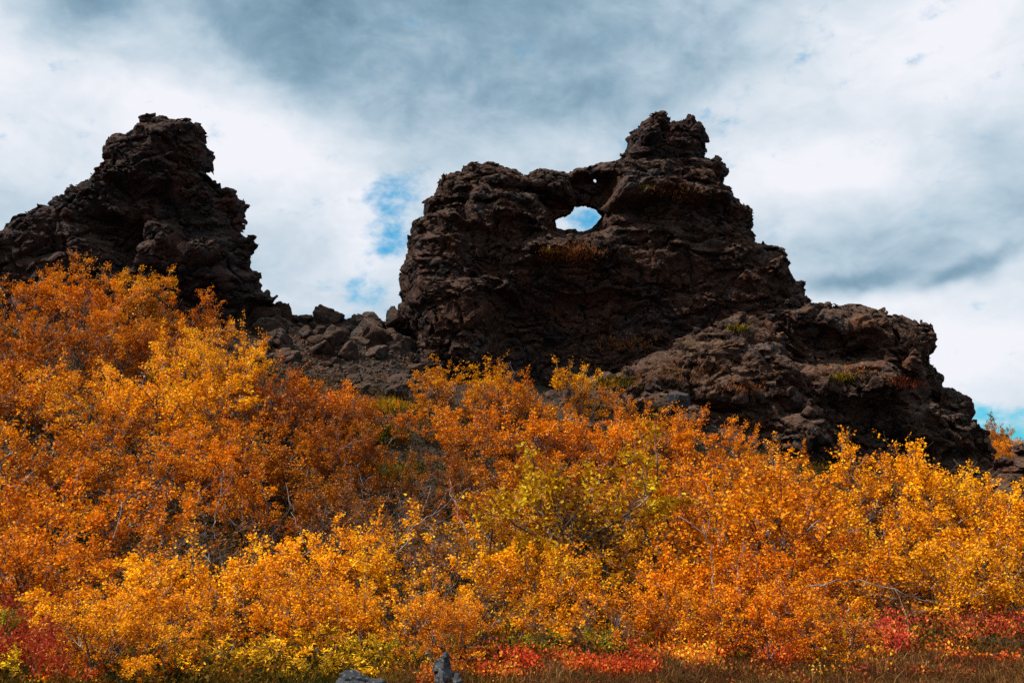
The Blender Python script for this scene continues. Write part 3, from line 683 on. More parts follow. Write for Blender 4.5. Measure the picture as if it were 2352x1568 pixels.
def tubes(branches):
    VV, FF, base = [], [], 0
    for pts, rad, sides in branches:
        pts = np.asarray(pts); n = len(pts); T = np.gradient(pts, axis=0); T /= np.linalg.norm(T, axis=1)[:, None]+1e-9
        ref = np.array([1, 0, 0]) if abs(T[0, 0]) < 0.8 else np.array([0, 1, 0])
        U = np.cross(T, ref); U /= np.linalg.norm(U, axis=1)[:, None]+1e-9; W = np.cross(T, U)
        a = np.arange(sides)/sides*2*math.pi
        ring = pts[:, None]+(U[:, None]*np.cos(a)[None, :, None]+W[:, None]*np.sin(a)[None, :, None])*np.asarray(rad)[:, None, None]
        VV.append(ring.reshape(-1, 3))
        i = np.arange(n-1)[:, None]*sides; j = np.arange(sides)[None]; j2 = (j+1) % sides
        FF.append(np.stack([i+j, i+j2, i+sides+j2, i+sides+j], -1).reshape(-1, 4)+base); base += n*sides
    return np.concatenate(VV), np.concatenate(FF)
def grow_plant(seed, form):
    rg = np.random.RandomState(seed); br, twigs, dead = [], [], [False]
    F_ = {'tree': dict(stems=(2, 3), lean=0.35, L0=1.25, n1=8, n2=6, n3=4, r0=0.030, t1=0.30, a=0.9, ratio=(0.56, 0.55, 0.45), up=0.16, leaves=30, size=0.0235),
          'bush': dict(stems=(6, 8), lean=0.95, L0=0.95, n1=5, n2=5, n3=3, r0=0.018, t1=0.20, a=0.8, ratio=(0.60, 0.58, 0.45), up=0.18, leaves=30, size=0.0235),
          'spare': dict(stems=(2, 4), lean=0.5, L0=1.3, n1=6, n2=4, n3=3, r0=0.022, t1=0.3, a=0.7, ratio=(0.5, 0.5, 0.5), up=0.14, leaves=26, size=0.024),
          'bare': dict(stems=(4, 6), lean=0.8, L0=1.0, n1=6, n2=6, n3=4, r0=0.014, t1=0.2, a=0.8, ratio=(0.55, 0.55, 0.5), up=0.10, leaves=12, size=0.026, skip=0.85),
          'willow': dict(stems=(9, 12), lean=0.9, L0=0.75, n1=5, n2=4, n3=0, r0=0.010, t1=0.2, a=0.6, ratio=(0.6, 0.55, 0.5), up=0.22, leaves=34, size=0.036)}[form]
    def seg(p, d, L, r, lev, nseg):
        pts = [p.copy()]; d = d.copy()
        for s in range(nseg):
            d = d+rg.normal(size=3)*(0.17 if lev else 0.13); d[2] += F_['up']*(0.6 if lev else 0.8); d /= np.linalg.norm(d); p = p+d*L/nseg; pts.append(p.copy())
        rad = np.linspace(r, r*0.35, nseg+1); br.append((pts, rad, 6 if lev == 0 else (4 if lev == 1 else 3)))
        return np.array(pts), d, rad
    def child(pts, rad, L, lev, k, nseg):
        top = 3 if F_['n3'] else 2
        for c in range(k):
            t = F_['t1']+(1-F_['t1'])*(c+rg.rand())/k if lev == 1 else 0.15+0.85*(c+rg.rand())/k
            x = min(t, 0.999)*(len(pts)-1); i = int(x); p = pts[i]+(pts[i+1]-pts[i])*(x-i); pd = pts[i+1]-pts[i]; pd /= np.linalg.norm(pd)
            q = rg.normal(size=3); q -= pd*(q@pd); q /= np.linalg.norm(q); d = pd*math.cos(F_['a'])+q*math.sin(F_['a'])*(1 if lev < 3 else .9); d[2] = d[2]*0.8+0.05; d /= np.linalg.norm(d)
            l = L*(1.1-0.45*t)*rg.uniform(0.75, 1.2); r = rad[i]*0.62
            P, dd, RR = seg(p, d, l, max(r, 0.0022), lev, nseg)
            if lev == top-1: dead[0] = rg.rand() < 0.24
            if lev < top: child(P, RR, l*F_['ratio'][lev], lev+1, (F_['n2'], F_['n3'])[lev-1], 4)
            if dead[0]: continue
            if lev == top: twigs.append(P)
            elif lev == top-1: twigs.append(P[-3:])
    ns = rg.randint(F_['stems'][0], F_['stems'][1]+1)
    for s in range(ns):
        a = 2*math.pi*(s+rg.rand()*0.7)/ns; ln = F_['lean']*(0.35+0.8*rg.rand())
        d = np.array([math.cos(a)*ln, math.sin(a)*ln, 1.0]); d /= np.linalg.norm(d); L = F_['L0']*rg.uniform(0.8, 1.15)
        P, dd, RR = seg(np.array([math.cos(a), math.sin(a), 0])*0.05, d, L, F_['r0']*rg.uniform(.75, 1.15), 0, 9)
        child(P, RR, L*F_['ratio'][0], 1, F_['n1'], 6)
    if form in ('tree', 'bush', 'spare'):            # wands that stand clear of the crown
        ends = [b_[0] for b_ in br if b_[2] == 4]; ends.sort(key=lambda q: -q[-1][2]); ends = ends[:max(10, len(ends)//2)]
        for k in range(rg.randint(9, 15)):
            p = ends[rg.randint(len(ends))][-1]; d = np.array([rg.normal()*.35, rg.normal()*.35, 1.0]); d /= np.linalg.norm(d)
            P, dd, RR = seg(p, d, rg.uniform(0.22, 0.48), 0.004, 3, 6); twigs.append(P)
            for m in range(4):
                q = P[1+m]; d2 = dd+rg.normal(size=3)*0.7; d2 /= np.linalg.norm(d2); P2, _, _ = seg(q, d2, rg.uniform(0.06, 0.14), 0.0022, 3, 3); twigs.append(P2)
    cent, dirs = [], []
    for P in twigs:
        if rg.rand() < F_.get('skip', 0.28): continue
        k = F_['leaves']; k = rg.randint(int(k*0.5), int(k*1.3)); t = rg.rand(k)**0.8*(len(P)-1.001); t = np.where(rg.rand(k) < 0.5, np.clip(np.round(t*2.2)/2.2, 0, len(P)-1.001), t); i = t.astype(int); f = (t-i)[:, None]
        c = P[i]*(1-f)+P[i+1]*f; d = P[i+1]-P[i]; d /= np.linalg.norm(d, axis=1)[:, None]; cent.append(c+rg.normal(size=c.shape)*0.018); dirs.append(d)
    cent = np.concatenate(cent); dirs = np.concatenate(dirs)
    LV, LF = leaves_mesh(cent, dirs, F_['size'], rg, 'willow' if form == 'willow' else 'birch')
    BV, BF = tubes(br)
    hgt = np.percentile(LV[:, 2], 98.3); wid = np.percentile(np.abs(LV[:, :2]), 97)*2
    return dict(L=(LV, LF), B=(BV, BF), h=hgt, w=wid, n=len(cent))
PLANTS = {}
def plant(form, var, x, y, height, width, color, label, cat="birch", group=None, name="birch", mat=None, sink=0.03, rz=None, leafcol=None):
    key = (form, var, (mat or M_LEAF).name)
    if key not in PLANTS:
        g = grow_plant(100+var*17+{'tree': 0, 'bush': 1, 'spare': 2, 'willow': 3, 'bare': 4}[form]*5, form)
        cr = mesh_np("crown", *g['L'], mat or M_LEAF, smooth=False); tr = mesh_np("trunk", *g['B'], M_BARK)
        PLANTS[key] = (g, cr, tr, [])
    g, cr, tr, used = PLANTS[key]
    root = empty(name, (x, y, g1(x, y)-sink))
    c_ = cr if not used else cr.copy(); t_ = tr if not used else tr.copy()
    if used: C.objects.link(c_); C.objects.link(t_)
    c_.name = "crown"; t_.name = "trunk"; used.append(1)
    c_.parent = root; t_.parent = root
    s = width/g['w']; sz = max((height+sink)/g['h'], (0.8 if form != 'willow' else 0.6)*s)
    root.location.z += height-g['h']*sz; root.scale = (s, s, sz); root.rotation_euler = (0, 0, rz if rz is not None else random.Random(hash((round(x, 2), round(y, 2)))).uniform(0, 6.28))
    c_.color = tuple(color)+(1,)
    tag(root, label, cat, group); return root
COL = {'o': (1.05, 0.90, 0.9), 'r': (0.74, 0.56, 0.8), 'y': (1.18, 1.30, 1.0), 'b': (1.35, 1.62, 1.3), 'g': (0.64, 0.94, 1.3), 'yg': (0.90, 1.06, 1.1), 'd': (0.50, 0.40, 0.6), 'l': (1.05, 1.1, 1.0), 'w': (1.7, 1.6, 1.1)}
TREES = [  # u, v of the crown top, distance, crown width in metres, form, variant, colour, label
 # against the left crag
 (-10, 655, 26, 3.0, 'bush', 0, 'o', "orange birch bush at the left edge, highest on the slope"),
 (95, 650, 26, 2.4, 'bush', 1, 'o', "orange birch bush left of the tall spike under the left crag"),
 (168, 590, 26.4, 2.2, 'tree', 0, 'o', "orange birch with the tallest thin spike before the left crag"),
 (240, 655, 25.6, 2.4, 'bush', 2, 'o', "orange birch bush just right of the tall spiky one"),
 (318, 625, 26.2, 2.0, 'tree', 1, 'l', "yellow-orange birch with two upright tips before the left crag"),
 (392, 650, 26, 2.2, 'spare', 0, 'o', "thin-tipped orange birch leaning right before the black crag"),
 (440, 712, 26, 2.2, 'bush', 0, 'r', "rusty birch bush at the right end of the top left row"),
 (500, 725, 26.4, 1.6, 'spare', 1, 'r', "sparse rusty birch tip reaching towards the left crag's foot"),
 # second left row
 (10, 745, 23, 2.8, 'bush', 2, 'r', "rust-red birch bush at the left edge, second row down"),
 (130, 740, 23, 2.8, 'bush', 0, 'r', "rust-red birch bush below the tall spike"),
 (260, 735, 22.6, 2.8, 'bush', 1, 'r', "dull rusty birch bush above the bright yellow crown"),
 (380, 745, 22.8, 2.6, 'bush', 2, 'o', "orange birch bush between the spiky row and the yellow crown"),
 (440, 770, 21.4, 2.2, 'tree', 2, 'b', "bright yellow birch, left half of the brightest crown"),
 (520, 752, 21, 1.9, 'tree', 0, 'b', "bright yellow birch with tips reaching over the rubble"),
 # third left row
 (-10, 850, 19.4, 2.6, 'bush', 1, 'o', "orange birch bush at the left edge, third row down"),
 (110, 845, 19.2, 2.6, 'tree', 1, 'o', "orange birch with dangling boughs, left of the yellow crowns"),
 (235, 842, 18.6, 2.2, 'tree', 2, 'y', "golden birch crown left of the brightest crown"),
 (350, 835, 18.4, 2.3, 'tree', 0, 'b', "golden birch directly below the brightest crown"),
 (455, 850, 18.2, 2.2, 'tree', 1, 'b', "golden-yellow birch with a dark gap beneath it"),
 (570, 850, 20.8, 2.0, 'bush', 0, 'r', "rusty birch bush right of the brightest crown"),
 (650, 862, 21, 2.2, 'bush', 2, 'r', "rusty orange birch bush below the rubble, left one"),
 (735, 870, 21.4, 2.0, 'tree', 1, 'o', "orange birch with upright tips below the rubble"),
 (815, 930, 21.4, 1.9, 'bush', 1, 'r', "small rusty birch bush at the right end below the rubble"),
 # fourth left row
 (20, 970, 16, 2.4, 'bush', 0, 'o', "orange birch bush at the left edge, halfway down"),
 (150, 960, 15.6, 2.4, 'tree', 2, 'o', "orange birch with a pale slanting trunk, left side"),
 (285, 985, 15.4, 1.7, 'tree', 0, 'o', "amber birch left of the dark gap under the golden crowns"),
 (440, 1000, 15.6, 1.7, 'tree', 1, 'o', "amber birch right of the dark gap under the golden crowns"),
 (545, 950, 16.6, 2.0, 'tree', 2, 'o', "yellow-orange birch in the middle of the left slope"),
 (660, 960, 17, 2.0, 'tree', 0, 'r', "rusty birch with bare pale stems, middle of the left slope"),
 (765, 965, 17.2, 2.0, 'bush', 1, 'd', "dark rusty birch bush beside the heathy gully"),
 (815, 1010, 17, 1.3, 'bush', 2, 'r', "small rusty birch bush at the gully's left rim"),
 # fifth left row
 (50, 1090, 13, 2.3, 'tree', 1, 'o', "orange birch at the left edge above the red shrub"),
 (200, 1080, 12.8, 2.3, 'tree', 0, 'o', "orange birch whose dark bough arches to the right"),
 (325, 1085, 13.6, 1.4, 'spare', 2, 'o', "orange birch left of the dark hollow with bare twigs"),
 (490, 1060, 14.2, 1.4, 'spare', 2, 'o', "open orange birch above the dark hollow with bare twigs"),
 (600, 1065, 14, 1.6, 'spare', 1, 'r', "rusty birch with a crooked white stem above the yellow shrubs"),
 (735, 1060, 14.2, 1.7, 'tree', 0, 'd', "rusty birch between the white-stemmed birch and the gully"),
 (820, 1120, 13.6, 1.3, 'bare', 0, 'r', "thin leafless birch at the gully's foot"),
 # sixth left row
 (20, 1240, 10.6, 1.7, 'spare', 1, 'o', "sparse orange shrub at the left edge above the red shrub"),
 (130, 1230, 10.6, 1.7, 'bush', 1, 'o', "orange shrub above and right of the red shrub"),
 (270, 1260, 10.4, 1.6, 'bush', 0, 'o', "loose orange shrub left of the broad yellow shrubs"),
 (400, 1262, 10.2, 1.5, 'bush', 2, 'b', "broad yellow shrub, leftmost of the bright front three"),
 (520, 1248, 10.2, 1.6, 'bush', 0, 'b', "broad yellow shrub, middle of the bright front three"),
 (650, 1262, 10.2, 1.6, 'bush', 1, 'b', "broad yellow shrub, rightmost of the bright front three"),
 (800, 1195, 10.6, 1.3, 'tree', 2, 'b', "yellow shrub with two upright plumes left of the bare branches"),
 (925, 1160, 10.6, 1.3, 'spare', 2, 'b', "slim yellow birch sapling beside leaning bare branches"),
 (1010, 1235, 10.4, 1.4, 'spare', 0, 'b', "open yellow shrub over the dark hollow in the centre"),
 # front row left
 (180, 1375, 8.9, 1.3, 'bush', 2, 'y', "large-leaved orange shrub right of the red shrub"),
 (330, 1350, 9.0, 1.3, 'bush', 1, 'y', "golden shrub in the front row, left of the low willows"),
 (480, 1370, 9.0, 1.3, 'bush', 0, 'l', "amber shrub in the front row behind the left willow"),
 (620, 1370, 9.0, 1.3, 'bush', 2, 'l', "orange shrub in the front row behind the middle willow"),
 (770, 1350, 9.1, 1.3, 'bush', 1, 'y', "golden shrub in the front row above the bottom boulder"),
 (900, 1330, 9.2, 1.3, 'bush', 0, 'y', "golden shrub in the front row left of the pointed stone"),
 (985, 1390, 9.0, 1.0, 'bush', 2, 'y', "golden shrub just above the pointed stone"),
 # twiggy, nearly leafless shrubs in the dark hollows, and the shrubs at the very front
 (370, 1165, 12.4, 1.7, 'bare', 0, 'd', "nearly leafless twiggy birch in the dark left hollow"),
 (500, 1185, 12.2, 1.6, 'bare', 1, 'd', "nearly leafless birch right of the dark left hollow"),
 (850, 1090, 14.5, 1.6, 'bare', 0, 'd', "leafless twiggy shrub in the gully, upper one"),
 (905, 1150, 12.6, 1.6, 'bare', 1, 'd', "leafless twiggy shrub behind the slim yellow sapling"),
 (1060, 1190, 11.8, 1.4, 'bare', 0, 'd', "leafless shrub in the dark hollow right of centre"),
 (1090, 1330, 9.6, 1.1, 'bare', 1, 'd', "leafless shrub right of the pointed stone"),
 (1330, 1440, 8.9, 0.9, 'bare', 0, 'd', "twisted bare shrub above the small red patches"),
 (2040, 1330, 10.4, 1.3, 'bare', 1, 'd', "leafless twigs around the fallen pale branch"),
 (300, 960, 16.6, 1.6, 'bare', 1, 'd', "leafless twigs in the dark gap under the golden crowns"),
 (255, 1450, 7.9, 1.0, 'bush', 1, 'y', "large-leaved golden shrub at the bottom edge, left"),
 (390, 1460, 7.85, 0.9, 'bush', 2, 'l', "amber shrub at the bottom edge left of the willows"),
 (1010, 1460, 8.2, 0.7, 'bush', 1, 'o', "little orange shrub touching the pointed stone"),
 # centre, against the arch crag
 (1030, 842, 25, 1.7, 'tree', 1, 'l', "orange birch with upright tips at the arch crag's left foot"),
 (1110, 832, 25.2, 2.0, 'tree', 0, 'l', "orange birch, tallest before the arch crag's left foot"),
 (1190, 868, 25, 2.0, 'tree', 2, 'o', "orange birch right of the tallest one before the arch crag"),
 (1265, 905, 25, 1.8, 'bush', 0, 'o', "low orange birch bush in the dip before the arch crag"),
 (1345, 840, 25, 1.8, 'tree', 1, 'l', "forked orange birch standing against the crag's black base"),
 (1440, 885, 25, 1.7, 'spare', 1, 'o', "thin orange birch left of the brown spur"),
 (1490, 930, 24, 1.7, 'tree', 0, 'o', "orange birch at the foot of the spur's heathy slope"),
 (1000, 955, 22, 1.5, 'bush', 2, 'o', "orange birch bush beside the tallest grey boulder"),
 (1060, 930, 21.4, 2.1, 'tree', 0, 'o', "orange birch in the second row below the arch crag, left"),
 (1170, 940, 21.2, 2.2, 'tree', 1, 'o', "orange birch in the second row right under the window"),
 (1290, 960, 21, 2.2, 'bush', 1, 'o', "orange birch bush in the second row behind the greenish birch"),
 (1400, 955, 21, 2.2, 'tree', 2, 'o', "orange birch in the second row, right of the window"),
 (1530, 955, 20.6, 1.7, 'tree', 1, 'o', "orange birch with bare dark stem beneath the spur ledge"),
 (1625, 950, 20, 1.7, 'tree', 0, 'o', "orange birch whose top arm points right before the spur"),
 (1700, 1030, 19.4, 1.6, 'bush', 2, 'o', "orange birch bush below the spur's cracked face"),
 (1785, 1035, 19, 1.6, 'tree', 2, 'o', "orange birch with a square top right of the spur's foot"),
 # centre, middle rows
 (945, 1040, 17.6, 1.2, 'spare', 2, 'd', "dark rusty birch with bare white stem in the gully"),
 (1060, 1025, 17.2, 1.7, 'tree', 2, 'd', "rusty birch right of the gully"),
 (1160, 1020, 17, 2.0, 'bush', 0, 'r', "rusty birch bush left of the greenish birch"),
 (1260, 1040, 16.6, 2.0, 'bush', 2, 'r', "rusty birch bush behind the greenish birch's left shoulder"),
 (1480, 1050, 16.4, 2.2, 'tree', 0, 'o', "orange birch behind the greenish birch's right shoulder"),
 (1590, 1050, 16, 2.1, 'tree', 1, 'o', "dense orange birch below the spur, middle of the slope"),
 (1700, 1090, 15, 2.1, 'tree', 2, 'o', "orange birch left of the yellow right-hand thicket"),
 (990, 1130, 13.4, 1.2, 'spare', 0, 'd', "bare-twigged dark birch behind the leaning branches"),
 (1110, 1120, 13.4, 1.7, 'spare', 1, 'o', "open orange birch left of the greenish birch"),
 # the greenish birch and its neighbours
 (1180, 1110, 12.4, 1.7, 'tree', 0, 'yg', "yellow-green birch with ragged top, left of the greenish one"),
 (1362, 1030, 11.8, 2.5, 'tree', 1, 'g', "olive-green birch in the centre, greenest of all"),
 (1480, 1110, 12, 1.6, 'tree', 2, 'yg', "golden-green birch touching the greenish birch's right side"),
 (1600, 1120, 12.4, 1.9, 'tree', 0, 'o', "orange birch left of the pale standing trunk"),
 (1690, 1075, 12, 2.1, 'tree', 1, 'o', "tall orange birch on a pale pinkish standing trunk"),
 (1815, 1100, 12.6, 2.0, 'tree', 2, 'o', "orange birch right of the pale standing trunk"),
 # right thicket
 (1900, 1050, 17, 2.2, 'bush', 0, 'y', "yellow birch bush, left shoulder of the right-hand thicket"),
 (2010, 1020, 16.6, 2.2, 'tree', 1, 'y', "yellow birch with the highest tip of the right-hand thicket"),
 (2110, 1035, 16.6, 2.2, 'tree', 0, 'b', "yellow birch right of the thicket's highest tip"),
 (2200, 1085, 16.2, 2.0, 'bush', 1, 'b', "yellow birch bush under the ridge's right end"),
 (2300, 1130, 15.4, 1.9, 'tree', 2, 'y', "yellow birch in front of the outcrop at the right edge"),
 (2390, 1110, 15.6, 2.0, 'bush', 2, 'y', "yellow birch bush cut by the right edge"),
 (1910, 1150, 13.4, 2.1, 'tree', 0, 'l', "amber birch in the right thicket's second row, left end"),
 (2040, 1140, 13.2, 2.0, 'tree', 2, 'y', "amber birch with a dark forked stem in the right thicket"),
 (2160, 1165, 13, 2.0, 'tree', 1, 'y', "golden birch over a dark gap in the right thicket"),
 (2290, 1190, 12.6, 2.0, 'bush', 0, 'y', "golden birch bush below the outcrop at the right edge"),
 (1890, 1250, 11, 1.7, 'tree', 1, 'o', "orange birch above the left end of the fallen pale branch"),
 (2020, 1240, 11, 1.7, 'bush', 2, 'l', "orange shrub above the middle of the fallen pale branch"),
 (2140, 1250, 10.8, 1.6, 'bush', 1, 'l', "orange shrub above the right end of the fallen branch"),
 (2260, 1265, 10.6, 1.7, 'tree', 0, 'y', "golden shrub near the right edge above the red strip"),
 (2360, 1260, 10.6, 1.5, 'bush', 0, 'y', "golden shrub at the right edge above the red strip"),
 # front centre and right
 (1170, 1255, 10.6, 1.5, 'bush', 1, 'y', "golden shrub right of the dark hollow in the centre"),
 (1290, 1240, 10.6, 1.5, 'bush', 2, 'yg', "yellow-green shrub under the olive-green birch"),
 (1420, 1250, 10.4, 1.5, 'bush', 0, 'y', "golden shrub beneath the golden-green birch"),
 (1550, 1245, 10.4, 1.5, 'tree', 1, 'o', "orange shrub left of the foot of the pale trunk"),
 (1780, 1235, 10.4, 1.5, 'tree', 2, 'o', "orange shrub with a second, thinner pale trunk"),
 (1680, 1300, 9.9, 1.3, 'bush', 2, 'o', "orange shrub at the foot of the pale standing trunk"),
 (1230, 1370, 9.4, 1.2, 'bush', 0, 'l', "pale orange shrub with thin upright twigs, front centre"),
 (1360, 1350, 9.4, 1.2, 'spare', 2, 'l', "thin orange shrub over bare twisted roots, front centre"),
 (1490, 1370, 9.2, 1.2, 'bush', 1, 'o', "rusty orange shrub above the red patch, front centre"),
 (1610, 1385, 9.0, 1.1, 'bush', 0, 'o', "orange shrub directly above the long red strip's left end"),
 (1840, 1340, 9.3, 1.2, 'bush', 1, 'o', "orange shrub with a slim dark stem before the thicket"),
 (1750, 1400, 8.8, 1.0, 'bush', 2, 'o', "low orange shrub above the middle of the red strip"),
 (1900, 1425, 8.8, 0.8, 'bush', 0, 'o', "lowest orange shrub at the meadow's edge"),
 # behind, at the right end
 (2262, 985, 36, 2.6, 'bush', 1, 'r', "rust-orange bush filling the notch right of the ridge"),
 (2300, 1030, 34, 2.4, 'bush', 2, 'r', "rust-orange bush lower in the notch right of the ridge"),
 (2278, 1000, 35.4, 2.0, 'bush', 0, 'o', "bright orange bush filling the middle of the right notch"),
 (2322, 1015, 34.6, 2.0, 'bush', 1, 'o', "bright orange bush behind the outcrop at the right edge"),
 (2350, 1045, 33.6, 1.8, 'bush', 2, 'r', "rusty bush just above the outcrop at the right edge"),
]
GNEAR = "birches covering the slope"
for (u, v, Y, wd, form, var, colk, lab) in TREES:
    p = at(u, v, Y); z = g1(p[0], Y); hgt = max(0.55 if Y < 11.5 else 0.85, p[2]-z)
    rr = random.Random(int(u*7+v)); cj = tuple(c*rr.uniform(0.92, 1.06) for c in COL[colk])
    plant(form, var, p[0], Y, hgt, wd*1.05, cj, lab, "birch" if 'birch' in lab else "shrub", GNEAR, name="birch" if 'birch' in lab else "shrub", rz=rr.uniform(0, 6.28))
# bare tips over the notch
plant('spare', 2, *at(2275, 950, 37)[:2], at(2275, 950, 37)[2]-g1(at(2275, 950, 37)[0], 37), 1.4, (0.18, 0.35, 0.6), "thin dark sapling against the blue sky, right of the ridge", "sapling", name="sapling")
plant('spare', 1, *at(2335, 1010, 36)[:2], at(2335, 1010, 36)[2]-g1(at(2335, 1010, 36)[0], 36), 1.2, (0.18, 0.35, 0.6), "thin dark sapling against the sky at the right edge", "sapling", name="sapling")
WILL = [(120, 1500, 8.0, .7, 'b', "low willow at the bottom left beside the red shrub"), (330, 1500, 8.1, .8, 'y', "low green willow in the shade left of the yellow ones"),
        (500, 1475, 8.1, .8, 'w', "low yellow-green willow, leftmost of the bright willows"), (655, 1440, 8.4, 1.0, 'w', "low yellow-green willow left of the bottom boulder"),
        (775, 1455, 8.2, .9, 'w', "low yellow-green willow right above the bottom boulder"), (885, 1450, 8.6, .8, 'b', "low willow between the bottom boulder and pointed stone"),
        (1100, 1450, 8.9, .8, 'g', "dark green willow right of the pointed stone"), (1250, 1460, 9.0, .8, 'g', "green willow behind the small red patches"),
        (1420, 1440, 9.0, .8, 'g', "olive willow under the front centre shrubs"), (40, 1380, 9.3, .9, 'g', "green willow above the red shrub at the left edge"),
        (2010, 1430, 9.6, 1.0, 'l', "yellowish willow under the fallen pale branch"), (1880, 1400, 9.8, 1.0, 'g', "green willow left of the fallen branch")]
for i, (u, v, Y, wd, ck, lab) in enumerate(WILL):
    p = at(u, v, Y); z = g1(p[0], Y); plant('willow', i % 2, p[0], Y, max(0.22, p[2]-z), wd, COL[ck], lab, "willow", "low willows along the front", "willow_shrub", M_WILLOW)

# leaning bare branches, fallen branch and standing trunks that the photo shows in front of the leaves
def bare_branch(name, pts_uvY, r0, r1, label, cat, forks=3, seed=0, pale=1.0):
    rg = np.random.RandomState(seed); P = np.array([at(u, v, Y) for u, v, Y in pts_uvY]); t = np.linspace(0, len(P)-1, 14); i = np.minimum(t.astype(int), len(P)-2); f = (t-i)[:, None]
    Q = P[i]*(1-f)+P[i+1]*f; Q[1:-1] += rg.normal(size=Q[1:-1].shape)*0.016; r0 *= 0.45; r1 *= 0.42; Q[:, 1] += 0.22; br = [(Q, np.linspace(r0, r1, 14), 7)]
    for k in range(forks):
        j = rg.randint(4, 12); d = Q[j+1]-Q[j]; d /= np.linalg.norm(d); q = rg.normal(size=3); q[1] *= .4; q -= d*(q@d); q /= np.linalg.norm(q); d = d*0.7+q*0.7; pp = [Q[j]]
        for s in range(6): d = d+rg.normal(size=3)*0.2; d /= np.linalg.norm(d); pp.append(pp[-1]+d*0.07)
        br.append((pp, np.linspace(r1*1.1, 0.002, 7), 4))
    V, F = tubes(br); o = mesh_np(name, V, F, M_PALE if pale > .5 else M_BARK); tag(o, label, cat); return o
def pale_bark():
    m, b, p = mat_new("pale_bark"); tc = b.new('ShaderNodeTexCoord'); P = tc.outputs['Object']
    n = b.noise(P, 14, 5, 0.65); col = b.ramp(n, [(0.38, (0.06, 0.045, 0.04)), (0.52, (0.22, 0.17, 0.15)), (0.68, (0.42, 0.36, 0.33))])
    b.put(p.inputs['Base Color'], col); p.inputs['Roughness'].default_value = 0.7; return m
M_PALE = pale_bark()
bare_branch("fallen_branch", [(1870, 1352, 9.4), (1940, 1335, 9.4), (2040, 1345, 9.3), (2110, 1378, 9.3), (2200, 1390, 9.35)], 0.016, 0.007, "fallen pale birch branch lying low in the right thicket", "branch", 4, 1)
bare_branch("bare_branch", [(900, 1275, 9.9), (950, 1215, 9.9), (1020, 1160, 10.0), (1080, 1120, 10.2)], 0.014, 0.006, "bare grey branch leaning up to the right, centre", "branch", 5, 2)
bare_branch("bare_branch", [(925, 1385, 8.7), (965, 1370, 8.7), (1000, 1350, 8.75), (1045, 1345, 8.8)], 0.008, 0.003, "short bare forked branch over the dark hollow", "branch", 4, 3)
bare_branch("bare_sapling", [(1655, 1400, 9.55), (1650, 1330, 9.6), (1640, 1265, 9.65), (1628, 1200, 9.7)], 0.022, 0.010, "pale pinkish birch trunk standing among orange leaves", "tree trunk", 2, 4)
bare_branch("bare_sapling", [(1705, 1370, 9.5), (1710, 1300, 9.55), (1722, 1240, 9.6)], 0.012, 0.006, "thinner pale trunk right of the pinkish one", "tree trunk", 1, 5)
bare_branch("bare_sapling", [(480, 1240, 10.9), (478, 1190, 11), (492, 1130, 11.1), (500, 1080, 11.3)], 0.012, 0.006, "crooked pale stem in the dark hollow on the left", "tree trunk", 2, 6)
bare_branch("bare_sapling", [(1085, 1270, 11.4), (1062, 1210, 11.5), (1040, 1150, 11.7), (1030, 1100, 12)], 0.013, 0.006, "pale bare stem rising from the gully's foot", "tree trunk", 3, 7)
bare_branch("bare_branch", [(690, 1250, 10.9), (670, 1200, 11), (655, 1150, 11.2)], 0.012, 0.005, "pale slanting stem above the bright yellow shrubs", "branch", 1, 8)
bare_branch("bare_branch", [(240, 1240, 10.2), (270, 1150, 10.6), (330, 1130, 10.9), (375, 1118, 11), (385, 1090, 11)], 0.016, 0.008, "dark bough arching right over the left slope", "branch", 2, 9, 0)

# ------------------------------------------------------------------ ground cover
def inside(poly, x, y):
    return poly_sd(np.asarray(x), np.asarray(y), np.array(poly)) > 0
def scatter(name, label, cat, mat, x, y, size, per, spread, rg, kind='birch', up=0.7, col=(1, 1, 1), hgt=0.1):
    z = gh(x, y); n = len(x); rep = per
    X = np.repeat(np.stack([x, y, z], 1), rep, 0); X[:, :2] += rg.normal(size=(len(X), 2))*spread; X[:, 2] = gh(X[:, 0], X[:, 1])+np.abs(rg.normal(size=len(X)))*hgt
    D = rg.normal(size=(len(X), 3))*0.6; D[:, 2] += up
    V, F = leaves_mesh(X, D, size, rg, kind, droop=-0.1); o = mesh_np(name, V, F, mat, smooth=False); o.color = tuple(col)+(1,)
    tag(o, label, cat, kind='stuff'); return o
rg = np.random.RandomState(3)
n = 15000; y = 7.2+rg.rand(n)**1.4*19; x = (rg.rand(n)*2-1)*(0.56*y+1)
k = ~((y < 7.9) & (x > -1.75) & (x < 0.1)) & ~((x > -0.2) & (y < 8.15+0.16*x)); x, y = x[k], y[k]
scatter("heath", "dark green and brown heath covering the ground beneath the birches", "heath", M_HEATH, x, y, 0.035, 9, 0.09, rg, hgt=0.09)
n = 1500; y = 7.0+rg.rand(n)*2.4; x = rg.rand(n)*6.2-0.4; k = pn(np.stack([x*1.3, y*2.6, 0*x+2], 1)) > -0.05
scatter("heath", "low russet and dark green heath in clumps through the meadow grass", "heath", M_HEATH, x[k], y[k], 0.022, 10, 0.05, rg, hgt=0.045, col=(1.2, 0.8, 0.8))
n = 9000; y = 11+rg.rand(n)*16; x = (rg.rand(n)*2-1)*(0.56*y+1)
scatter("heath", "dark brown crowberry and heather carpet on the slope between the birches", "heath", M_HEATH, x, y, 0.05, 14, 0.16, rg, hgt=0.16, col=(0.8, 0.75, 0.8))
n = 3000; y = 24+rg.rand(n)*8; x = rg.rand(n)*16-9; k = pn(np.stack([x*.6, y*.6, 0*x], 1)) > 0.05
scatter("heath", "russet heather tufts on the rubble and spur slopes", "heath", M_TUFT, x[k], y[k], 0.05, 7, 0.10, rg, hgt=0.06, col=(.6, .5, .6))
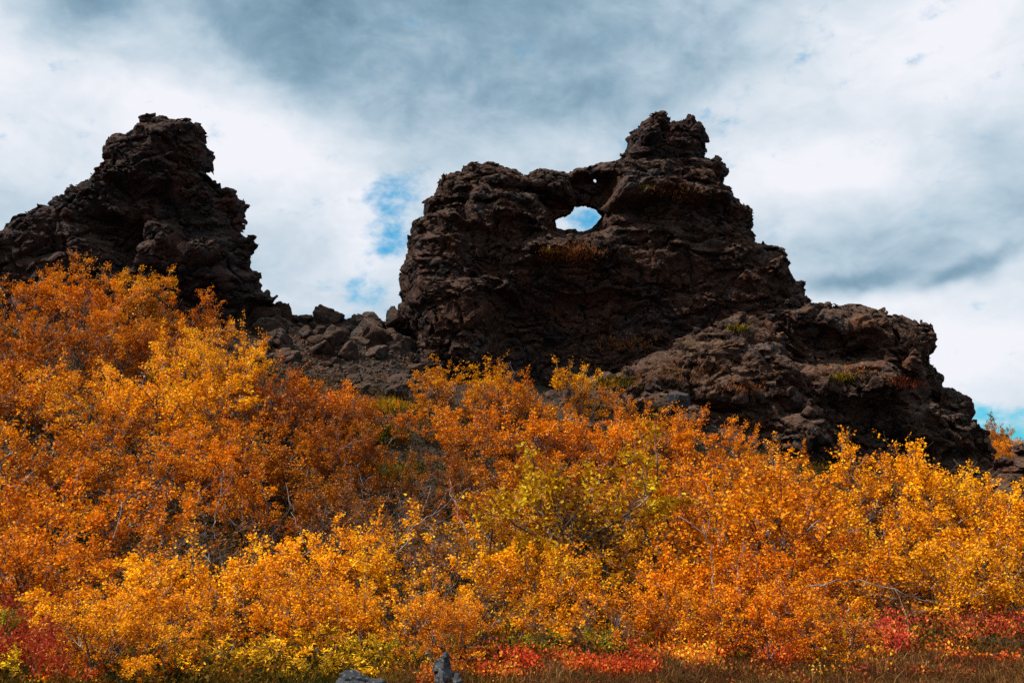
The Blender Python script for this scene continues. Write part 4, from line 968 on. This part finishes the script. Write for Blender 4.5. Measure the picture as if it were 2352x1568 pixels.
# grass: thin upright blades
def blades(x, y, h, w, rg, lean=0.35):
    n = len(x); z = gh(x, y); A = np.stack([x, y, z], 1); hh = h*(0.5+rg.rand(n))[:, None]
    d = rg.normal(size=(n, 3))*lean; d[:, 2] = 1; d /= np.linalg.norm(d, axis=1)[:, None]; s = rg.normal(size=(n, 3)); s[:, 2] = 0; s /= np.linalg.norm(s, axis=1)[:, None]
    b = A+d*hh*0.6; d2 = d+rg.normal(size=(n, 3))*lean; d2[:, 2] *= .5; tip = b+d2*hh*0.4
    V = np.stack([A-s*w, A+s*w, b+s*w*.7, b-s*w*.7, tip], 1).reshape(-1, 3); i = np.arange(n)[:, None]*5
    F = np.concatenate([i+np.array([[0, 1, 2]]), i+np.array([[0, 2, 3]]), i+np.array([[3, 2, 4]])]); return V, F
n = 210000; y = 6.6+rg.rand(n)*3.4; x = -0.9+rg.rand(n)*10.5
k = (y < 8.6+0.16*x+0.5*pn(np.stack([x*1.2, y*0, y*0+4], 1))) ; x, y = x[k], y[k]
V, F = blades(x, y, 0.085, 0.0030, rg, 0.7); o = mesh_np("grass", V, F, M_GRASS, smooth=False)
tag(o, "short brown and olive grass along the bottom right", "grass", kind='stuff')
n = 5000; y = 6.9+rg.rand(n)*2.6; x = -1.0+rg.rand(n)*9; k = (y < 8.7+0.16*x) & (pn(np.stack([x*1.8, y*2.2, 0*x+8], 1)) > 0.0)
V, F = blades(x[k], y[k], 0.17, 0.0022, rg, 0.5); o = mesh_np("grass", V, F, M_TUFT, smooth=False); o.color = (1.0, 0.9, 0.9, 1)
tag(o, "taller straw-coloured stalks in the meadow grass", "grass", kind='stuff')
n = 30000; y = 6.8+rg.rand(n)*1.6; x = -5+rg.rand(n)*5
k = ~((y < 7.6) & (x > -1.5) & (x < -0.2)); x, y = x[k], y[k]
V, F = blades(x, y, 0.09, 0.003, rg, 0.5); o = mesh_np("grass", V, F, M_HEATH, smooth=False); o.color = (1.4, 1.4, 1.2, 1)
tag(o, "dark shaded grass and moss along the bottom left", "grass", kind='stuff')
# red bilberry and bearberry patches
def patch(u0, u1, v0, v1, n, label, col=(1, 1, 1), hgt=0.1, seed=0, size=0.026, mat=None, name="bilberry_patch", cat="bilberry", th=-0.15):
    rg = np.random.RandomState(seed); u = u0+(u1-u0)*rg.rand(n*3); v = v0+(v1-v0)*rg.rand(n*3)
    # foot points of the patch on the ground, found along the sight lines once at build time
    Y = np.empty(len(u)); cy = (784-v)/FV; dz = (math.sin(PITCH)+math.cos(PITCH)*cy)/(math.cos(PITCH)-math.sin(PITCH)*cy)
    Y = np.clip(-(CAMZ-0.02)/np.minimum(dz, -0.05), 6.5, 14); X = (u-1176)/FV*Y/(math.cos(PITCH)-math.sin(PITCH)*cy)
    e = np.minimum(np.minimum(u-u0, u1-u)/(u1-u0), np.minimum(v-v0, v1-v)/(v1-v0))
    k = (pn(np.stack([X*2.2, Y*2.2, 0*X+seed], 1)) > th+0.5*(0.18-np.minimum(e, 0.18))/0.18); X, Y = X[k][:n], Y[k][:n]
    return scatter(name, label, cat, mat or M_RED, X, Y, size, 9, 0.035, rg, hgt=hgt, col=col, up=1.0)
patch(-60, 150, 1430, 1580, 1500, "crimson bilberry shrub at the bottom left corner", hgt=0.14, seed=1, th=-0.05, col=(.62, .8, .9))
patch(60, 330, 1530, 1575, 350, "orange-red bilberry at the bottom edge beside the left willow", (1.2, 2.2, 1.2), hgt=0.06, seed=2)
patch(1140, 1240, 1495, 1545, 160, "small crimson bilberry patch right of the pointed stone", hgt=0.06, seed=3)
patch(1240, 1560, 1485, 1555, 900, "scattered red bilberry along the meadow edge, centre", (1.0, 2.0, 1), hgt=0.05, seed=4, th=0.0)
patch(1480, 1900, 1445, 1535, 1500, "orange-red bilberry strip below the orange shrubs", (1.2, 3.2, 1.0), hgt=0.08, seed=5, th=-0.1)
patch(1800, 2130, 1435, 1500, 1300, "bright crimson bilberry strip at the meadow's edge", (1.1, 1.8, 2.0), hgt=0.08, seed=6, th=-0.1)
patch(2080, 2400, 1410, 1480, 1100, "deep red bilberry strip reaching the right edge", (0.75, 1.4, 1.4), hgt=0.07, seed=7, th=-0.1)
patch(1080, 2100, 1400, 1480, 1300, "olive and yellow undergrowth behind the red strip", (1, 1, 1), hgt=0.10, seed=8, mat=M_WILLOW, name="undergrowth", cat="undergrowth")
patch(1950, 2400, 1400, 1440, 700, "yellow-green low growth above the red strip at right", (1, 1, 1), hgt=0.07, seed=9, mat=M_WILLOW, name="undergrowth", cat="undergrowth")
patch(1480, 2380, 1465, 1530, 900, "rusty orange low growth mixed into the red strip", (1.2, 3.2, 1.0), hgt=0.05, seed=21, th=0.05, name="undergrowth", cat="undergrowth")
patch(1300, 2400, 1490, 1575, 500, "dull red and brown creeping growth in the meadow", (0.5, 1.2, 1.0), hgt=0.03, seed=22, th=0.0, name="undergrowth", cat="undergrowth")
patch(200, 1000, 1480, 1570, 700, "golden and olive undergrowth at the bottom left", (1, 1, 1), hgt=0.07, seed=23, mat=M_WILLOW, name="undergrowth", cat="undergrowth", th=0.05)
patch(950, 1250, 1500, 1575, 500, "orange leafy undergrowth around the pointed stone", (1.1, 3.0, 1.0), hgt=0.06, seed=10, name="undergrowth", cat="undergrowth")
patch(1450, 2380, 1490, 1575, 60, "fallen orange birch leaves scattered over the meadow", (1.1, 1.2, 3.0), hgt=0.05, seed=11, mat=M_LEAF, name="fallen_leaves", cat="leaves", th=0.1)

# small stones on the rubble slope, too many to count
def scree(n, seed):
    rg = np.random.RandomState(seed); V0, F0 = ico(1); x = rg.uniform(-11, -1.6, n); y = rg.uniform(25.5, 33.6, n); r = 0.025+0.07*rg.rand(n)**3; z = gh(x, y)
    VV = V0[None]*(0.7+0.6*rg.rand(n, len(V0), 1))*r[:, None, None]*rg.uniform(0.6, 1.3, (n, 1, 3))+np.stack([x, y, z], 1)[:, None]
    FF = F0[None]+(np.arange(n)*len(V0))[:, None, None]; o = mesh_np("scree", VV.reshape(-1, 3), FF.reshape(-1, 3), M_BOULD, smooth=False)
    tag(o, "dark gravel and small lava stones covering the saddle slope", "scree", kind='stuff')
scree(9000, 4)

# dry grass and moss on the ledges: every tuft stands where a ray from above meets the rock
bpy.context.view_layer.update()
def tuft(u, v, Y, w, n, label, mat, h=0.16, name="grass_tuft", cat="grass", col=(1, 1, 1), seed=0, depth=0.5):
    dg = bpy.context.evaluated_depsgraph_get(); rg = np.random.RandomState(seed); A = []
    d = ray(u, v)
    for i in range(n):
        uu = u+rg.normal()*w*0.36; vv = v+rg.normal()*w*0.09; d = ray(uu, vv); d = d/np.linalg.norm(d)
        hit, loc, nor, *_ = sc.ray_cast(dg, Vector(tuple(np.array([0, 0, CAMZ])+d*(Y-4)/d[1])), Vector(tuple(d)), distance=9)
        if hit: A.append(np.array(loc)+rg.normal(size=3)*0.03*np.array([1, 1, 0]))
    if len(A) < 5: return
    A = np.repeat(np.array(A), 5, 0); A += rg.normal(size=A.shape)*0.03; m = len(A); d = rg.normal(size=(m, 3))*0.5; d[:, 1] -= .3; d[:, 2] = 0.9; d /= np.linalg.norm(d, axis=1)[:, None]; s = rg.normal(size=(m, 3)); s /= np.linalg.norm(s, axis=1)[:, None]
    hh = h*(0.4+rg.rand(m))[:, None]; w_ = 0.014
    V = np.stack([A-s*w_, A+s*w_, A+d*hh], 1).reshape(-1, 3); F = np.arange(m*3).reshape(-1, 3)
    o = mesh_np(name, V, F, mat, smooth=False); o.color = tuple(col)+(1,); tag(o, label, cat, "growth on the rock ledges", kind='stuff')
tuft(1310, 582, 31, 95, 700, "ochre dry grass on the shelf below the rock window", M_TUFT, 0.08, seed=1, col=(0.95, 0.75, 0.9))
tuft(1262, 575, 31, 28, 160, "pale straw tuft at the left end of the window's shelf", M_TUFT, 0.12, col=(1.5, 2.0, 2.0), seed=2)
tuft(1480, 430, 31.5, 26, 60, "small green moss pad on the crag's upper right ledge", M_WILLOW, 0.07, "moss", "moss", (.32, .38, 1), 3)
tuft(1550, 440, 31.5, 90, 90, "orange grass fringe along the upper right ledge", M_TUFT, 0.09, seed=4, col=(1, .9, .9))
tuft(1690, 755, 29, 40, 120, "yellow moss pad near the peak of the spur", M_WILLOW, 0.08, "moss", "moss", (.34, .42, 1), 5)
tuft(1440, 790, 28, 120, 160, "russet grass along the spur's left shoulder", M_TUFT, 0.13, seed=6, col=(.8, .7, .8))
tuft(1560, 860, 28, 160, 200, "russet heather on the spur's left slope", M_TUFT, 0.11, seed=7, col=(.55, .5, .6))
tuft(1415, 880, 27, 60, 220, "dark green shrublet at the spur's left end", M_HEATH, 0.15, "moss", "moss", (1, 1.3, 1), 8)
tuft(1710, 890, 28, 80, 160, "rust-coloured grass under the spur's crest", M_TUFT, 0.08, seed=9, col=(.8, .6, .6))
tuft(1960, 850, 30, 130, 110, "orange leafy growth on the platform under the cave", M_TUFT, 0.07, seed=10, col=(1.5, 1.2, 1))
tuft(1930, 868, 30, 40, 140, "green moss pad on the platform under the cave", M_WILLOW, 0.10, "moss", "moss", (.34, .42, 1), 11)
tuft(2085, 880, 30, 60, 140, "reddish growth at the right end of the cave platform", M_RED, 0.09, seed=12, col=(.5, 1, 1), name="bilberry_patch", cat="bilberry")
tuft(890, 935, 27, 60, 300, "olive shrublet above the grey boulders in the gully", M_WILLOW, 0.16, "dwarf_shrub", "shrub", (.7, .7, .8), 13)
tuft(860, 1000, 25, 90, 500, "dark green shrublet between the two grey boulders", M_HEATH, 0.18, "dwarf_shrub", "shrub", (1.3, 1.9, 1), 14)
tuft(885, 1090, 23, 100, 500, "dark green shrublet in the gully below the grey boulders", M_HEATH, 0.18, "dwarf_shrub", "shrub", (1.2, 1.7, 1), 15)
